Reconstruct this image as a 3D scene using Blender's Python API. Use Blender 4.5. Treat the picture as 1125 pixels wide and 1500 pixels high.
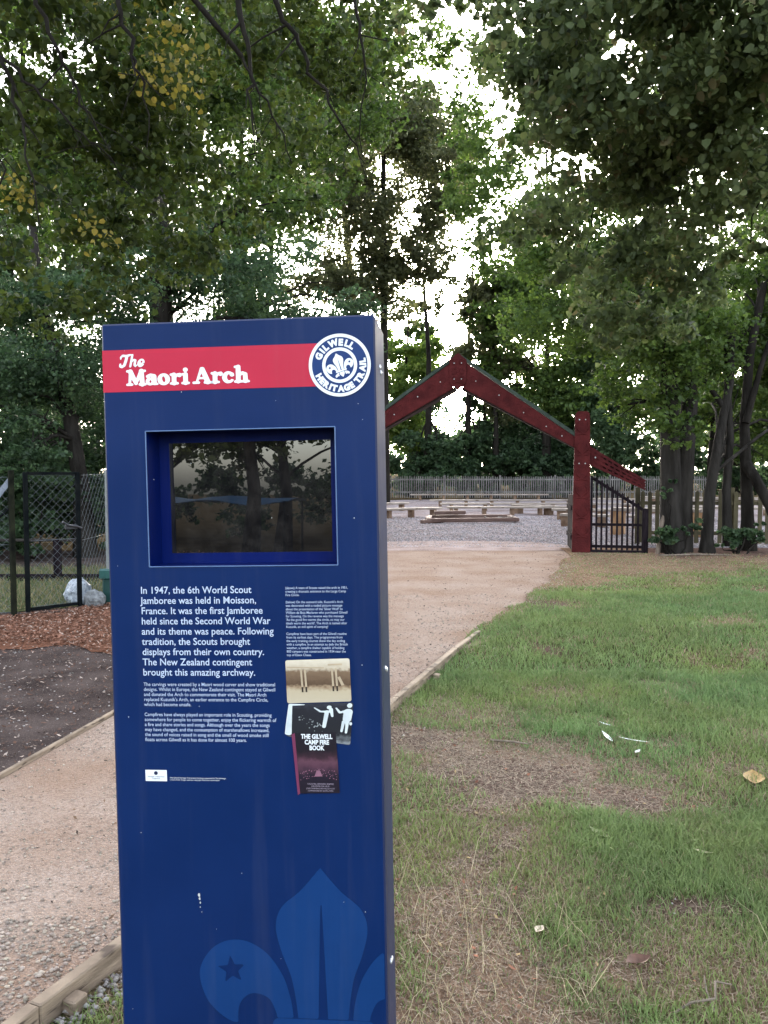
import bpy, math, random
import numpy as np
from mathutils import Matrix, Vector

# ------------------------------------------------------------------ scene, camera, light
SC = bpy.context.scene
for o in list(bpy.data.objects):
    bpy.data.objects.remove(o)
COL = SC.collection
FPX, CX, CY, CAMH = 1177.0, 562.5, 750.0, 1.55
PITCH = math.atan((750 - 690) / FPX)
cam = bpy.data.cameras.new('camera')
cam.sensor_fit = 'VERTICAL'
cam.sensor_height = 24.0
cam.lens = 24.0 * FPX / 1500.0
cam.clip_start = 0.05
cam.clip_end = 2000
camo = bpy.data.objects.new('camera', cam)
COL.objects.link(camo)
camo.location = (0, 0, CAMH)
camo.rotation_euler = (math.radians(90) - PITCH, 0, 0)
SC.camera = camo

SUN_EL, SUN_AZ = math.radians(14), math.radians(5)       # azimuth from +Y towards +X
w = bpy.data.worlds.new('World')
SC.world = w
w.use_nodes = True
nt = w.node_tree
bg = nt.nodes['Background']
sky = nt.nodes.new('ShaderNodeTexSky')
sky.sky_type = 'NISHITA'
sky.sun_disc = False
sky.sun_elevation = SUN_EL
sky.sun_rotation = SUN_AZ
sky.air_density = 1.0
sky.dust_density = 3.0
sky.ozone_density = 1.0
hs = nt.nodes.new('ShaderNodeHueSaturation')
hs.inputs['Saturation'].default_value = 0.42
nt.links.new(sky.outputs[0], hs.inputs['Color'])
nt.links.new(hs.outputs[0], bg.inputs['Color'])
bg.inputs['Strength'].default_value = 0.15
sl = bpy.data.lights.new('sun', 'SUN')
sl.energy = 0.8
sl.angle = math.radians(10)
sl.color = (1.0, 0.88, 0.74)
so = bpy.data.objects.new('sun', sl)
COL.objects.link(so)
sd = Vector((math.sin(SUN_AZ) * math.cos(SUN_EL), math.cos(SUN_AZ) * math.cos(SUN_EL), math.sin(SUN_EL)))
so.rotation_euler = (-sd).to_track_quat('-Z', 'Y').to_euler()
so.location = (0, 60, 40)
SC.view_settings.view_transform = 'Standard'
SC.view_settings.look = 'None'
SC.view_settings.gamma = 1
SC.view_settings.exposure = 3.1

# ------------------------------------------------------------------ helpers
def wp(px, py, y):
    """world point seen in direction (px, py) of the frame at distance y"""
    return np.array([(px - CX) / FPX * y, y, CAMH + (690 - py) / FPX * y])

def wloc(o):
    v = Vector((0, 0, 0))
    while o is not None:
        v = v + o.location
        o = o.parent
    return v

def np_mesh(name, V, F, attrs=None, smooth=False):
    V = np.asarray(V, np.float32)
    F = np.asarray(F, np.int32)
    me = bpy.data.meshes.new(name)
    n, k = F.shape
    me.vertices.add(len(V)); me.vertices.foreach_set('co', V.ravel())
    me.loops.add(n * k); me.loops.foreach_set('vertex_index', F.ravel())
    me.polygons.add(n)
    me.polygons.foreach_set('loop_start', np.arange(0, n * k, k, dtype=np.int32))
    me.polygons.foreach_set('loop_total', np.full(n, k, np.int32))
    if smooth:
        me.polygons.foreach_set('use_smooth', np.ones(n, bool))
    for an, av in (attrs or {}).items():
        av = np.asarray(av, np.float32)
        if av.ndim == 1:
            a = me.attributes.new(an, 'FLOAT', 'POINT'); a.data.foreach_set('value', av)
        else:
            a = me.attributes.new(an, 'FLOAT_COLOR', 'POINT'); a.data.foreach_set('color', av.ravel())
    me.update(calc_edges=True)
    return me

def link(name, me, mat, parent=None, label=None):
    o = bpy.data.objects.new(name, me)
    COL.objects.link(o)
    if mat is not None:
        me.materials.append(mat)
    if parent is not None:
        o.parent = parent
    if label:
        o['label'] = label
    return o

def tag(o, label=None, cat=None, group=None, kind=None):
    if label: o['label'] = label
    if cat: o['category'] = cat
    if group: o['group'] = group
    if kind: o['kind'] = kind
    return o

def empty(name, loc, label, cat, group=None):
    o = bpy.data.objects.new(name, None)
    o.empty_display_size = 0.1
    COL.objects.link(o)
    o.location = loc
    return tag(o, label, cat, group)

class MB:
    """collects boxes, tubes, prisms; build() links them as one mesh object"""
    def __init__(self):
        self.v, self.f, self.s = [], [], []
    def add(self, vs, fs, smooth=False):
        b = len(self.v)
        self.v += [tuple(map(float, q)) for q in vs]
        self.f += [tuple(b + i for i in q) for q in fs]
        self.s += [smooth] * len(fs)
    def box(self, c, half, X=(1, 0, 0), Y=None, Z=(0, 0, 1), cham=0.0, taper=1.0):
        X = np.array(X, float); X /= np.linalg.norm(X)
        Z = np.array(Z, float); Z /= np.linalg.norm(Z)
        Y = np.cross(Z, X); Y /= np.linalg.norm(Y)
        Z = np.cross(X, Y)
        c = np.array(c, float); hx, hy, hz = half
        ch = min(cham, hx * .9, hy * .9, hz * .9)
        if ch <= 0:
            vs = []
            for sz in (-1, 1):
                t = taper if sz > 0 else 1
                for sx, sy in ((-1, -1), (1, -1), (1, 1), (-1, 1)):
                    vs.append(c + X * sx * hx * t + Y * sy * hy * t + Z * sz * hz)
            self.add(vs, [(3, 2, 1, 0), (4, 5, 6, 7), (0, 1, 5, 4), (1, 2, 6, 5), (2, 3, 7, 6), (3, 0, 4, 7)])
        else:
            vs = []
            rings = [(-hz, ch), (-hz + ch, 0), (hz - ch, 0), (hz, ch)]
            for z, ins in rings:
                t = taper if z > 0 else 1
                ax, ay = hx * t - ins, hy * t - ins
                for sx, sy, dx, dy in ((-1, -1, 0, 1), (-1, -1, 1, 0), (1, -1, -1, 0), (1, -1, 0, 1), (1, 1, 0, -1), (1, 1, -1, 0), (-1, 1, 1, 0), (-1, 1, 0, -1)):
                    vs.append(c + X * (sx * ax + dx * ch) + Y * (sy * ay + dy * ch) + Z * z)
            fs = [tuple(range(7, -1, -1)), tuple(range(24, 32))]
            for r in range(3):
                for i in range(8):
                    a, b2 = r * 8 + i, r * 8 + (i + 1) % 8
                    fs.append((a, b2, b2 + 8, a + 8))
            self.add(vs, fs)
        return self
    def tube(self, pts, radii, n=7, cap=True, smooth=True):
        pts = [np.array(q, float) for q in pts]
        if np.isscalar(radii): radii = [radii] * len(pts)
        vs, fs = [], []
        up = np.array([0.13, 0.31, 0.94])
        for i, q in enumerate(pts):
            d = pts[min(i + 1, len(pts) - 1)] - pts[max(i - 1, 0)]
            d = d / (np.linalg.norm(d) + 1e-9)
            u = up - d * up.dot(d)
            if np.linalg.norm(u) < 0.1:
                u = np.array([1., 0, 0]) - d * d[0]
            u /= np.linalg.norm(u); up = u
            v2 = np.cross(d, u)
            for k in range(n):
                a = 2 * math.pi * k / n
                vs.append(q + radii[i] * (u * math.cos(a) + v2 * math.sin(a)))
        for i in range(len(pts) - 1):
            for k in range(n):
                a, b = i * n + k, i * n + (k + 1) % n
                fs.append((a, b, b + n, a + n))
        self.add(vs, fs, smooth)
        if cap:
            b0 = len(vs)
            self.add(vs[:n], [tuple(range(n - 1, -1, -1))]); self.add(vs[-n:], [tuple(range(n))])
        return self
    def prism(self, poly, O, U, Vv, N, t0, t1):
        """poly: 2D outline (ccw); placed at O + u*U + v*V, extruded along N from t0 to t1"""
        O, U, Vv, N = [np.array(q, float) for q in (O, U, Vv, N)]
        n = len(poly)
        a = [O + U * p[0] + Vv * p[1] + N * t0 for p in poly]
        b = [O + U * p[0] + Vv * p[1] + N * t1 for p in poly]
        fs = [tuple(range(n - 1, -1, -1)), tuple(range(n, 2 * n))]
        fs += [(i, (i + 1) % n, n + (i + 1) % n, n + i) for i in range(n)]
        self.add(a + b, fs)
        return self
    def blob(self, c, r, n=8, rnd=None, squash=(1, 1, 1)):
        c = np.array(c, float); vs = []; fs = []
        m = max(4, n // 2 + 1)
        for i in range(m + 1):
            th = math.pi * i / m
            for k in range(n):
                a = 2 * math.pi * k / n
                q = np.array([math.sin(th) * math.cos(a), math.sin(th) * math.sin(a), math.cos(th)])
                s = 1.0 if rnd is None else 1 + rnd.uniform(-.25, .25) * (1 if 0 < i < m else 0)
                vs.append(c + q * r * s * np.array(squash))
        for i in range(m):
            for k in range(n):
                a, b = i * n + k, i * n + (k + 1) % n
                fs.append((a, a + n, b + n, b))
        self.add(vs, fs, True)
        return self
    def build(self, name, mat, parent=None, label=None, local=False):
        off = np.zeros(3)
        if parent is not None and not local:
            off = np.array(wloc(parent))
        me = bpy.data.meshes.new(name)
        me.from_pydata([tuple(np.array(q) - off) for q in self.v], [], self.f)
        me.polygons.foreach_set('use_smooth', self.s)
        me.update()
        return link(name, me, mat, parent, label)

# value noise (numpy) for cover masks
_rs = np.random.RandomState(7)
_NT = _rs.rand(256, 256)
def vnoise(x, y):
    x = np.asarray(x, float); y = np.asarray(y, float)
    xi = np.floor(x).astype(int); yi = np.floor(y).astype(int)
    fx = x - xi; fy = y - yi
    fx = fx * fx * (3 - 2 * fx); fy = fy * fy * (3 - 2 * fy)
    g = lambda a, b: _NT[a % 256, b % 256]
    return (g(xi, yi) * (1 - fx) + g(xi + 1, yi) * fx) * (1 - fy) + (g(xi, yi + 1) * (1 - fx) + g(xi + 1, yi + 1) * fx) * fy
def fbm(x, y, s, o=4):
    r = 0; a = 0.5; t = 0
    for i in range(o):
        r = r + a * vnoise(x * s + 17.3 * i, y * s + 9.1 * i); t += a; a *= .55; s *= 2.1
    return r / t

# ------------------------------------------------------------------ materials
MATS = {}
def mat(name, build):
    if name in MATS: return MATS[name]
    m = bpy.data.materials.new(name)
    m.use_nodes = True
    n = m.node_tree.nodes; l = m.node_tree.links
    build(m, n, l, n['Principled BSDF'])
    MATS[name] = m
    return m

def noisy(name, c1, c2, scale=8, rough=0.8, bump=0.3, detail=6, bscale=None, stretch=(1, 1, 1), spec=0.3, bdist=0.01, rough2=None, c3=None, s3=60, coord='Object'):
    """two-tone (plus optional fleck colour) noise material with bump"""
    def b(m, n, l, p):
        tc = n.new('ShaderNodeTexCoord'); mp = n.new('ShaderNodeMapping')
        mp.inputs['Scale'].default_value = stretch
        l.new(tc.outputs[coord], mp.inputs[0])
        nz = n.new('ShaderNodeTexNoise'); nz.inputs['Scale'].default_value = scale; nz.inputs['Detail'].default_value = detail
        l.new(mp.outputs[0], nz.inputs['Vector'])
        cr = n.new('ShaderNodeValToRGB')
        cr.color_ramp.elements[0].position = .32; cr.color_ramp.elements[1].position = .68
        cr.color_ramp.elements[0].color = (*c1, 1); cr.color_ramp.elements[1].color = (*c2, 1)
        l.new(nz.outputs['Fac'], cr.inputs[0])
        out = cr.outputs[0]
        if c3 is not None:
            n3 = n.new('ShaderNodeTexNoise'); n3.inputs['Scale'].default_value = s3; n3.inputs['Detail'].default_value = 2
            l.new(mp.outputs[0], n3.inputs['Vector'])
            r3 = n.new('ShaderNodeValToRGB'); r3.color_ramp.elements[0].position = .6; r3.color_ramp.elements[1].position = .68
            l.new(n3.outputs['Fac'], r3.inputs[0])
            mx = n.new('ShaderNodeMixRGB'); mx.inputs[2].default_value = (*c3, 1)
            l.new(r3.outputs[0], mx.inputs[0]); l.new(out, mx.inputs[1]); out = mx.outputs[0]
        l.new(out, p.inputs['Base Color'])
        p.inputs['Roughness'].default_value = rough
        p.inputs['Specular IOR Level'].default_value = spec
        if bump:
            nb = n.new('ShaderNodeTexNoise'); nb.inputs['Scale'].default_value = bscale or scale * 4; nb.inputs['Detail'].default_value = 5
            l.new(mp.outputs[0], nb.inputs['Vector'])
            bp = n.new('ShaderNodeBump'); bp.inputs['Strength'].default_value = bump; bp.inputs['Distance'].default_value = bdist
            l.new(nb.outputs['Fac'], bp.inputs['Height']); l.new(bp.outputs[0], p.inputs['Normal'])
    return mat(name, b)

def leafmat(name, cols, trans=0.4, rough=0.55):
    """cols: list of (position, rgb) along the per-leaf 'tint' attribute"""
    def b(m, n, l, p):
        at = n.new('ShaderNodeAttribute'); at.attribute_name = 'tint'
        cr = n.new('ShaderNodeValToRGB')
        el = cr.color_ramp.elements
        el[0].position = cols[0][0]; el[0].color = (*cols[0][1], 1)
        el[1].position = cols[-1][0]; el[1].color = (*cols[-1][1], 1)
        for pos, c in cols[1:-1]:
            e = el.new(pos); e.color = (*c, 1)
        l.new(at.outputs['Fac'], cr.inputs[0])
        l.new(cr.outputs[0], p.inputs['Base Color'])
        p.inputs['Roughness'].default_value = rough
        p.inputs['Specular IOR Level'].default_value = 0.3
        tr = n.new('ShaderNodeBsdfTranslucent')
        g = n.new('ShaderNodeHueSaturation'); g.inputs['Value'].default_value = 1.7; g.inputs['Saturation'].default_value = 1.1
        l.new(cr.outputs[0], g.inputs['Color']); l.new(g.outputs[0], tr.inputs['Color'])
        mx = n.new('ShaderNodeMixShader'); mx.inputs[0].default_value = trans
        l.new(p.outputs[0], mx.inputs[1]); l.new(tr.outputs[0], mx.inputs[2])
        l.new(mx.outputs[0], n['Material Output'].inputs['Surface'])
    return mat(name, b)

def plain(name, c, rough=0.5, spec=0.4, metal=0.0, var=0.12, scale=30, bump=0.05):
    lo = tuple(q * (1 - var) for q in c); hi = tuple(min(1, q * (1 + var)) for q in c)
    m = noisy(name, lo, hi, scale=scale, rough=rough, bump=bump, spec=spec, bdist=0.002)
    m.node_tree.nodes['Principled BSDF'].inputs['Metallic'].default_value = metal
    return m

def gravelmat(name, c1, c2, c3, scale=70, big=0.8):
    def b(m, n, l, p):
        tc = n.new('ShaderNodeTexCoord')
        vo = n.new('ShaderNodeTexVoronoi'); vo.inputs['Scale'].default_value = scale
        l.new(tc.outputs['Object'], vo.inputs['Vector'])
        sep = n.new('ShaderNodeSeparateColor'); l.new(vo.outputs['Color'], sep.inputs[0])
        cr = n.new('ShaderNodeValToRGB'); el = cr.color_ramp.elements
        el[0].position = .05; el[0].color = (*c1, 1); el[1].position = .98; el[1].color = (*c3, 1)
        e = el.new(.5); e.color = (*c2, 1)
        l.new(sep.outputs[0], cr.inputs[0])
        nz = n.new('ShaderNodeTexNoise'); nz.inputs['Scale'].default_value = big; nz.inputs['Detail'].default_value = 6; nz.inputs['Roughness'].default_value = .6
        l.new(tc.outputs['Object'], nz.inputs['Vector'])
        r2 = n.new('ShaderNodeValToRGB'); r2.color_ramp.elements[0].position = .38; r2.color_ramp.elements[1].position = .62
        l.new(nz.outputs['Fac'], r2.inputs[0])
        mx = n.new('ShaderNodeMixRGB'); mx.inputs[2].default_value = (*c2, 1)
        mu = n.new('ShaderNodeMath'); mu.operation = 'MULTIPLY'; mu.inputs[1].default_value = .65
        l.new(r2.outputs[0], mu.inputs[0]); l.new(mu.outputs[0], mx.inputs[0]); l.new(cr.outputs[0], mx.inputs[1])
        # sandy / washed patches of the fines
        n2 = n.new('ShaderNodeTexNoise'); n2.inputs['Scale'].default_value = big * 1.7; n2.inputs['Detail'].default_value = 4
        mp = n.new('ShaderNodeMapping'); mp.inputs['Location'].default_value = (9, 4, 0); l.new(tc.outputs['Object'], mp.inputs[0]); l.new(mp.outputs[0], n2.inputs['Vector'])
        m2 = n.new('ShaderNodeMixRGB'); m2.blend_type = 'MULTIPLY'; m2.inputs[0].default_value = .8
        r4 = n.new('ShaderNodeValToRGB'); r4.color_ramp.elements[0].position = .35; r4.color_ramp.elements[1].position = .65
        r4.color_ramp.elements[0].color = (.78, .69, .62, 1); r4.color_ramp.elements[1].color = (1, 1, 1, 1)
        l.new(n2.outputs['Fac'], r4.inputs[0]); l.new(mx.outputs[0], m2.inputs[1]); l.new(r4.outputs[0], m2.inputs[2])
        l.new(m2.outputs[0], p.inputs['Base Color'])
        p.inputs['Roughness'].default_value = 1.0; p.inputs['Specular IOR Level'].default_value = .0
        bp = n.new('ShaderNodeBump'); bp.inputs['Strength'].default_value = .8; bp.inputs['Distance'].default_value = .012; bp.invert = True
        l.new(vo.outputs['Distance'], bp.inputs['Height']); l.new(bp.outputs[0], p.inputs['Normal'])
    return mat(name, b)

def covermat():
    """lawn base: colour comes from the cover attribute (grass thatch / straw / bare soil)"""
    def b(m, n, l, p):
        at = n.new('ShaderNodeAttribute'); at.attribute_name = 'cover'
        tc = n.new('ShaderNodeTexCoord')
        nz = n.new('ShaderNodeTexNoise'); nz.inputs['Scale'].default_value = 45; nz.inputs['Detail'].default_value = 8; nz.inputs['Roughness'].default_value = .7
        l.new(tc.outputs['Object'], nz.inputs['Vector'])
        cr = n.new('ShaderNodeValToRGB'); cr.color_ramp.elements[0].position = .3; cr.color_ramp.elements[1].position = .72
        cr.color_ramp.elements[0].color = (.30, .27, .25, 1); cr.color_ramp.elements[1].color = (1.6, 1.5, 1.42, 1)
        l.new(nz.outputs['Fac'], cr.inputs[0])
        mx = n.new('ShaderNodeMixRGB'); mx.blend_type = 'MULTIPLY'; mx.inputs[0].default_value = 1
        l.new(at.outputs['Color'], mx.inputs[1]); l.new(cr.outputs[0], mx.inputs[2])
        l.new(mx.outputs[0], p.inputs['Base Color'])
        p.inputs['Roughness'].default_value = 1.0; p.inputs['Specular IOR Level'].default_value = .0
        bp = n.new('ShaderNodeBump'); bp.inputs['Strength'].default_value = .9; bp.inputs['Distance'].default_value = .02
        l.new(nz.outputs['Fac'], bp.inputs['Height']); l.new(bp.outputs[0], p.inputs['Normal'])
    return mat('lawn_cover', b)

def attrmat(name, rough=.8, spec=.2, trans=0.0):
    def b(m, n, l, p):
        at = n.new('ShaderNodeAttribute'); at.attribute_name = 'cover'
        l.new(at.outputs['Color'], p.inputs['Base Color'])
        p.inputs['Roughness'].default_value = rough; p.inputs['Specular IOR Level'].default_value = spec
        if trans:
            tr = n.new('ShaderNodeBsdfTranslucent'); l.new(at.outputs['Color'], tr.inputs['Color'])
            mx = n.new('ShaderNodeMixShader'); mx.inputs[0].default_value = trans
            l.new(p.outputs[0], mx.inputs[1]); l.new(tr.outputs[0], mx.inputs[2])
            l.new(mx.outputs[0], n['Material Output'].inputs['Surface'])
    return mat(name, b)

M_GROUND = noisy('woodland_floor', (.045, .035, .022), (.10, .08, .05), scale=1.5, bump=.6, bscale=20, bdist=.03, c3=(.11, .08, .05), s3=25, spec=0.0, rough=1.0)
M_SOIL = noisy('dark_soil', (.045, .034, .032), (.10, .078, .072), scale=3.0, bump=.8, bscale=60, bdist=.02, c3=(.17, .14, .125), s3=110, rough=1.0, spec=0.0)
M_MULCH = noisy('red_mulch', (.10, .045, .028), (.22, .11, .075), scale=14, bump=.9, bscale=70, bdist=.02, rough=1.0, spec=0.0)
M_PATH = gravelmat('path_gravel', (.26, .192, .155), (.375, .288, .236), (.48, .388, .335), scale=105, big=.9)
M_CIRCLE = gravelmat('circle_gravel', (.17, .145, .15), (.28, .245, .255), (.42, .38, .395), scale=26, big=.5)
M_TIMBER = noisy('edging_timber', (.15, .11, .08), (.34, .26, .19), scale=6, bump=.5, bscale=30, stretch=(1, 1, 6), bdist=.006, c3=(.09, .065, .05), s3=9)
M_BARK = noisy('bark_grey', (.013, .0115, .010), (.036, .032, .029), scale=7, bump=1, bscale=22, stretch=(1, 1, .25), bdist=.03, spec=.05)
M_BARKD = noisy('bark_dark', (.009, .0075, .0065), (.024, .021, .018), scale=6, bump=1, bscale=20, stretch=(1, 1, .25), bdist=.03, spec=.05)
M_BLUE = None

# ------------------------------------------------------------------ ground sheets
def sheet(name, poly, z, m, sub=0):
    mb = MB(); mb.add([(x, y, z) for x, y in poly], [tuple(range(len(poly)))])
    o = mb.build(name, m); o['kind'] = 'structure'
    return o

def strip_sheet(name, L, R, z, m):
    """sheet between two edge polylines with the same number of points"""
    mb = MB()
    vs = [(x, y, z) for x, y in L] + [(x, y, z) for x, y in R]
    n = len(L)
    mb.add(vs, [(i, n + i, n + i + 1, i + 1) for i in range(n - 1)])
    o = mb.build(name, m); o['kind'] = 'structure'
    return o

LAWN_Z = -0.03
EDGE_R = [(-1.75, 0.4), (-1.35, 1.35), (-1.0, 2.2), (-.84, 2.55), (-.45, 3.7), (-.18, 4.5), (.07, 5.3), (.36, 6.12), (.60, 6.8), (.89, 7.54), (1.18, 8.25), (1.53, 9.07), (2.17, 10.68), (2.7, 12.3), (3.38, 14.55), (3.6, 15.6)]
EDGE_L = [(-2.55, 0.4), (-2.32, 1.5), (-2.15, 2.5), (-2.08, 2.9), (-1.94, 3.8), (-1.80, 4.5), (-1.70, 5.0), (-1.50, 6.1), (-1.38, 6.8), (-1.27, 7.5), (-1.18, 8.2), (-1.1, 9.0), (-1.0, 10.6), (-1.0, 12.3), (-1.1, 14.5), (-1.2, 15.6)]
def path_right(y):
    y = np.asarray(y, float)
    soft = np.clip((y - 6.6) / 1.5, 0, 1)
    return np.interp(y, [p[1] for p in EDGE_R], [p[0] for p in EDGE_R]) + soft * (.34 * (fbm(y * 0 + 3.3, y, 1.7, 3) - .5) - .06)

sheet('ground', [(-400, -400), (400, -400), (400, 600), (-400, 600)], -0.09, M_GROUND)
# the gravel path, sitting between its timber edgings
strip_sheet('path', EDGE_L, [(x + (.35 if y > 7.4 else .0), y) for x, y in EDGE_R], 0.012, M_PATH)
sheet('soil', [(-14, .2), (-2.62, .3), (-2.36, 1.5), (-2.19, 2.5), (-1.98, 3.8), (-1.74, 5.0), (-1.54, 6.1), (-1.31, 7.5), (-1.14, 9.0), (-1.04, 10.6), (-1.1, 15.6), (-14, 15.6)], 0.0, M_SOIL)
# mulch bed with an irregular front edge
mx = np.linspace(-10, -1.1, 90)
mfront = 7.22 - .45 * np.clip((mx + 3.9) / 1.4, 0, 1) + .5 * (fbm(mx, mx * 0 + 2.2, 2.2, 3) - .5) + .25 * (fbm(mx, mx * 0 + 8, 9, 2) - .5)
mback = np.where(mx < -3.45, 8.75 + .9 * (mx + 3.45) * .3, 9.7)
strip_sheet('mulch', list(zip(mx, mback)), list(zip(mx, mfront)), 0.006, M_MULCH)
sheet('fenced_grass', [(-12, 8.8), (-4.1, 8.7), (-3.5, 9.1), (-3.6, 12.8), (-12, 12.8)], 0.010, noisy('fenced_turf', (.055, .065, .03), (.12, .125, .06), scale=5, bump=.8, bscale=60, bdist=.03, c3=(.17, .15, .09), s3=40, spec=0.0, rough=1.0))
# campfire circle
circ = []
for i in range(64):
    a = 2 * math.pi * i / 64
    circ.append((8.0 + 15 * math.cos(a) * (1 + .02 * math.sin(5 * a)), 30.0 + 14.6 * math.sin(a) * (1 + .015 * math.sin(7 * a))))
sheet('campfire_circle', circ, 0.003, M_CIRCLE)
# scuffed sandy apron that joins path and circle under the arch
ap = [(-1.3, 15.45), (3.62, 15.45), (4.2, 16.2), (3.2, 17.3), (1.5, 17.7), (0, 17.4), (-2, 17.2)]
sheet('path_apron', ap, 0.016, noisy('apron_grit', (.25, .185, .165), (.40, .32, .30), scale=2.2, bump=.6, bscale=60, bdist=.012, c3=(.52, .47, .45), s3=45, spec=0.0, rough=1.0))

# lawn: one fine grid carrying the cover colours
def lawn_masks(x, y):
    """(green, straw, soil) weights, plus lushness"""
    n1 = fbm(x + 3, y, .9); n2 = fbm(x + 40, y + 11, 2.3); n3 = fbm(x + 9, y + 70, 5.0)
    px = CX + FPX * x / np.maximum(y, .5)
    straw = np.clip((n1 * .55 + n2 * .45 - .50) * 5.5, 0, 1) * .6
    def ell(cx, cy, rx, ry, rot=0.0, p=1.1):
        c, s = math.cos(rot), math.sin(rot)
        u = ((x - cx) * c + (y - cy) * s) / rx; v = (-(x - cx) * s + (y - cy) * c) / ry
        d = np.sqrt(u * u + v * v) + (n2 - .5) * 1.5 + (n3 - .5) * 1.3
        return np.clip((1.15 - d) * p, 0, 1)
    soil = np.zeros_like(x)
    for e in ((.66, 3.98, .55, .36), (1.12, 3.72, .34, .22), (.48, 3.35, .2, .22), (.50, 2.92, .22, .17), (1.36, 6.95, .26, .34), (1.10, 2.82, .22, .13), (.15, 4.75, .3, .35), (2.05, 5.9, .18, .2), (2.0, 9.2, .5, .5)):
        soil = np.maximum(soil, ell(*e))
    worn = np.zeros_like(x)
    for e in ((.30, 3.0, .40, .9), (.25, 4.6, .7, .7), (.85, 4.2, .8, .7), (1.15, 3.8, .5, .38), (.6, 3.4, .45, .5), (.22, 2.35, .55, .5), (.75, 2.5, .32, .30), (1.25, 2.25, .35, .18), (.55, 5.1, .4, .3)):
        worn = np.maximum(worn, ell(*e, p=.95))
    # dry strip along the far side of the lawn, below the trees
    far = .95 * np.clip((y - 10.1 - (n1 - .5) * 4.5 + np.clip((3.2 - x) * .5, -1.2, 1.0)) * .8, 0, 1)
    edge = np.clip(1 - (x - path_right(y)) / .25 + (n2 - .5), 0, 1) * np.clip((y - 6) / 3, 0, 1) * .8
    straw = np.clip(np.maximum.reduce([straw, worn * .95, far * .9, edge]), 0, 1)
    soil = np.clip(np.maximum(soil, np.clip((n2 - .62) * 6, 0, 1) * worn * .7), 0, 1)
    soil = np.maximum(soil, np.clip((y - 13.6 + (n1 - .5) * 2) * .8, 0, 1) * np.clip((x - 4.6) * 2, 0, 1))
    return straw, soil, n1, n2, n3
def lawn_z(x, y):
    y = np.asarray(y, float)
    return LAWN_Z + .062 * np.clip((y - 6.2) / 1.6, 0, 1) + .020 * np.clip((y - 6.2) / 1.6, 0, 1) * 0 + .035 * (1 - .6 * np.clip((y - 6.2) / 1.6, 0, 1)) * (fbm(x, y, 1.1, 3) - .5) + .012 * (fbm(x + 5, y, 6, 2) - .5)
nx, ny = 200, 240
ys = .3 + 15.5 * np.linspace(0, 1, ny) ** 1.25
V = []; 
YY = np.repeat(ys[:, None], nx, 1)
XL = path_right(ys) + .02
XL = np.where(ys > 14.6, np.minimum(XL, 3.45), XL)
tt = np.linspace(0, 1, nx) ** 1.5
XX = XL[:, None] + (11.5 - XL[:, None]) * tt[None, :]
ZZ = lawn_z(XX, YY)
st, so_, n1, n2, n3 = lawn_masks(XX, YY)
cg = np.array([.075, .084, .040]); cs = np.array([.275, .190, .140]); cso = np.array([.150, .105, .092])
cv = cg[None, None] * (1 - st[..., None]) + cs * st[..., None]
cv = cv * (1 - so_[..., None]) + cso * so_[..., None]
cv = cv * (.75 + .5 * n3[..., None])
idx = np.arange(nx * ny).reshape(ny, nx)
Fq = np.stack([idx[:-1, :-1], idx[:-1, 1:], idx[1:, 1:], idx[1:, :-1]], -1).reshape(-1, 4)
cov = np.concatenate([cv, np.ones((ny, nx, 1))], -1).reshape(-1, 4)
lawn = link('lawn', np_mesh('lawn', np.stack([XX, YY, ZZ], -1).reshape(-1, 3), Fq, {'cover': cov}, True), covermat())
lawn['kind'] = 'structure'

# ------------------------------------------------------------------ grass, straw, stones, chips (uncountable stuff)
RS = np.random.RandomState(11)
def blades(P, H, lean, width, colr, name, label, rough=.6, trans=.3, seg=2):
    """one mesh of bent tapered blades"""
    n = len(P)
    az = RS.rand(n) * 2 * np.pi
    side = np.stack([np.cos(az), np.sin(az), np.zeros(n)], -1)
    az2 = RS.rand(n) * 2 * np.pi
    ld = np.stack([np.cos(az2), np.sin(az2), np.zeros(n)], -1) * (lean * H)[:, None]
    up = np.array([0, 0, 1.])
    w = (width * .5)[:, None] * side
    b = P
    m = P + up * (H * .6)[:, None] + ld * .35
    t = P + up * (H * np.sqrt(np.clip(1 - .35 * lean ** 2, .25, 1)))[:, None] + ld
    V = np.stack([b - w, b + w, m + w * .8, m - w * .8, t + w * .12, t - w * .12], 1).reshape(-1, 3)
    base = (np.arange(n) * 6)[:, None]
    F = np.concatenate([base + np.array([0, 1, 2, 3]), base + np.array([3, 2, 4, 5])], 0)
    c = np.repeat(np.concatenate([colr, np.ones((n, 1))], 1), 6, 0)
    o = link(name, np_mesh(name, V, F, {'cover': c}), attrmat('blade_' + name, rough, .25, trans))
    tag(o, label, 'grass', kind='stuff')
    return o

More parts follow.
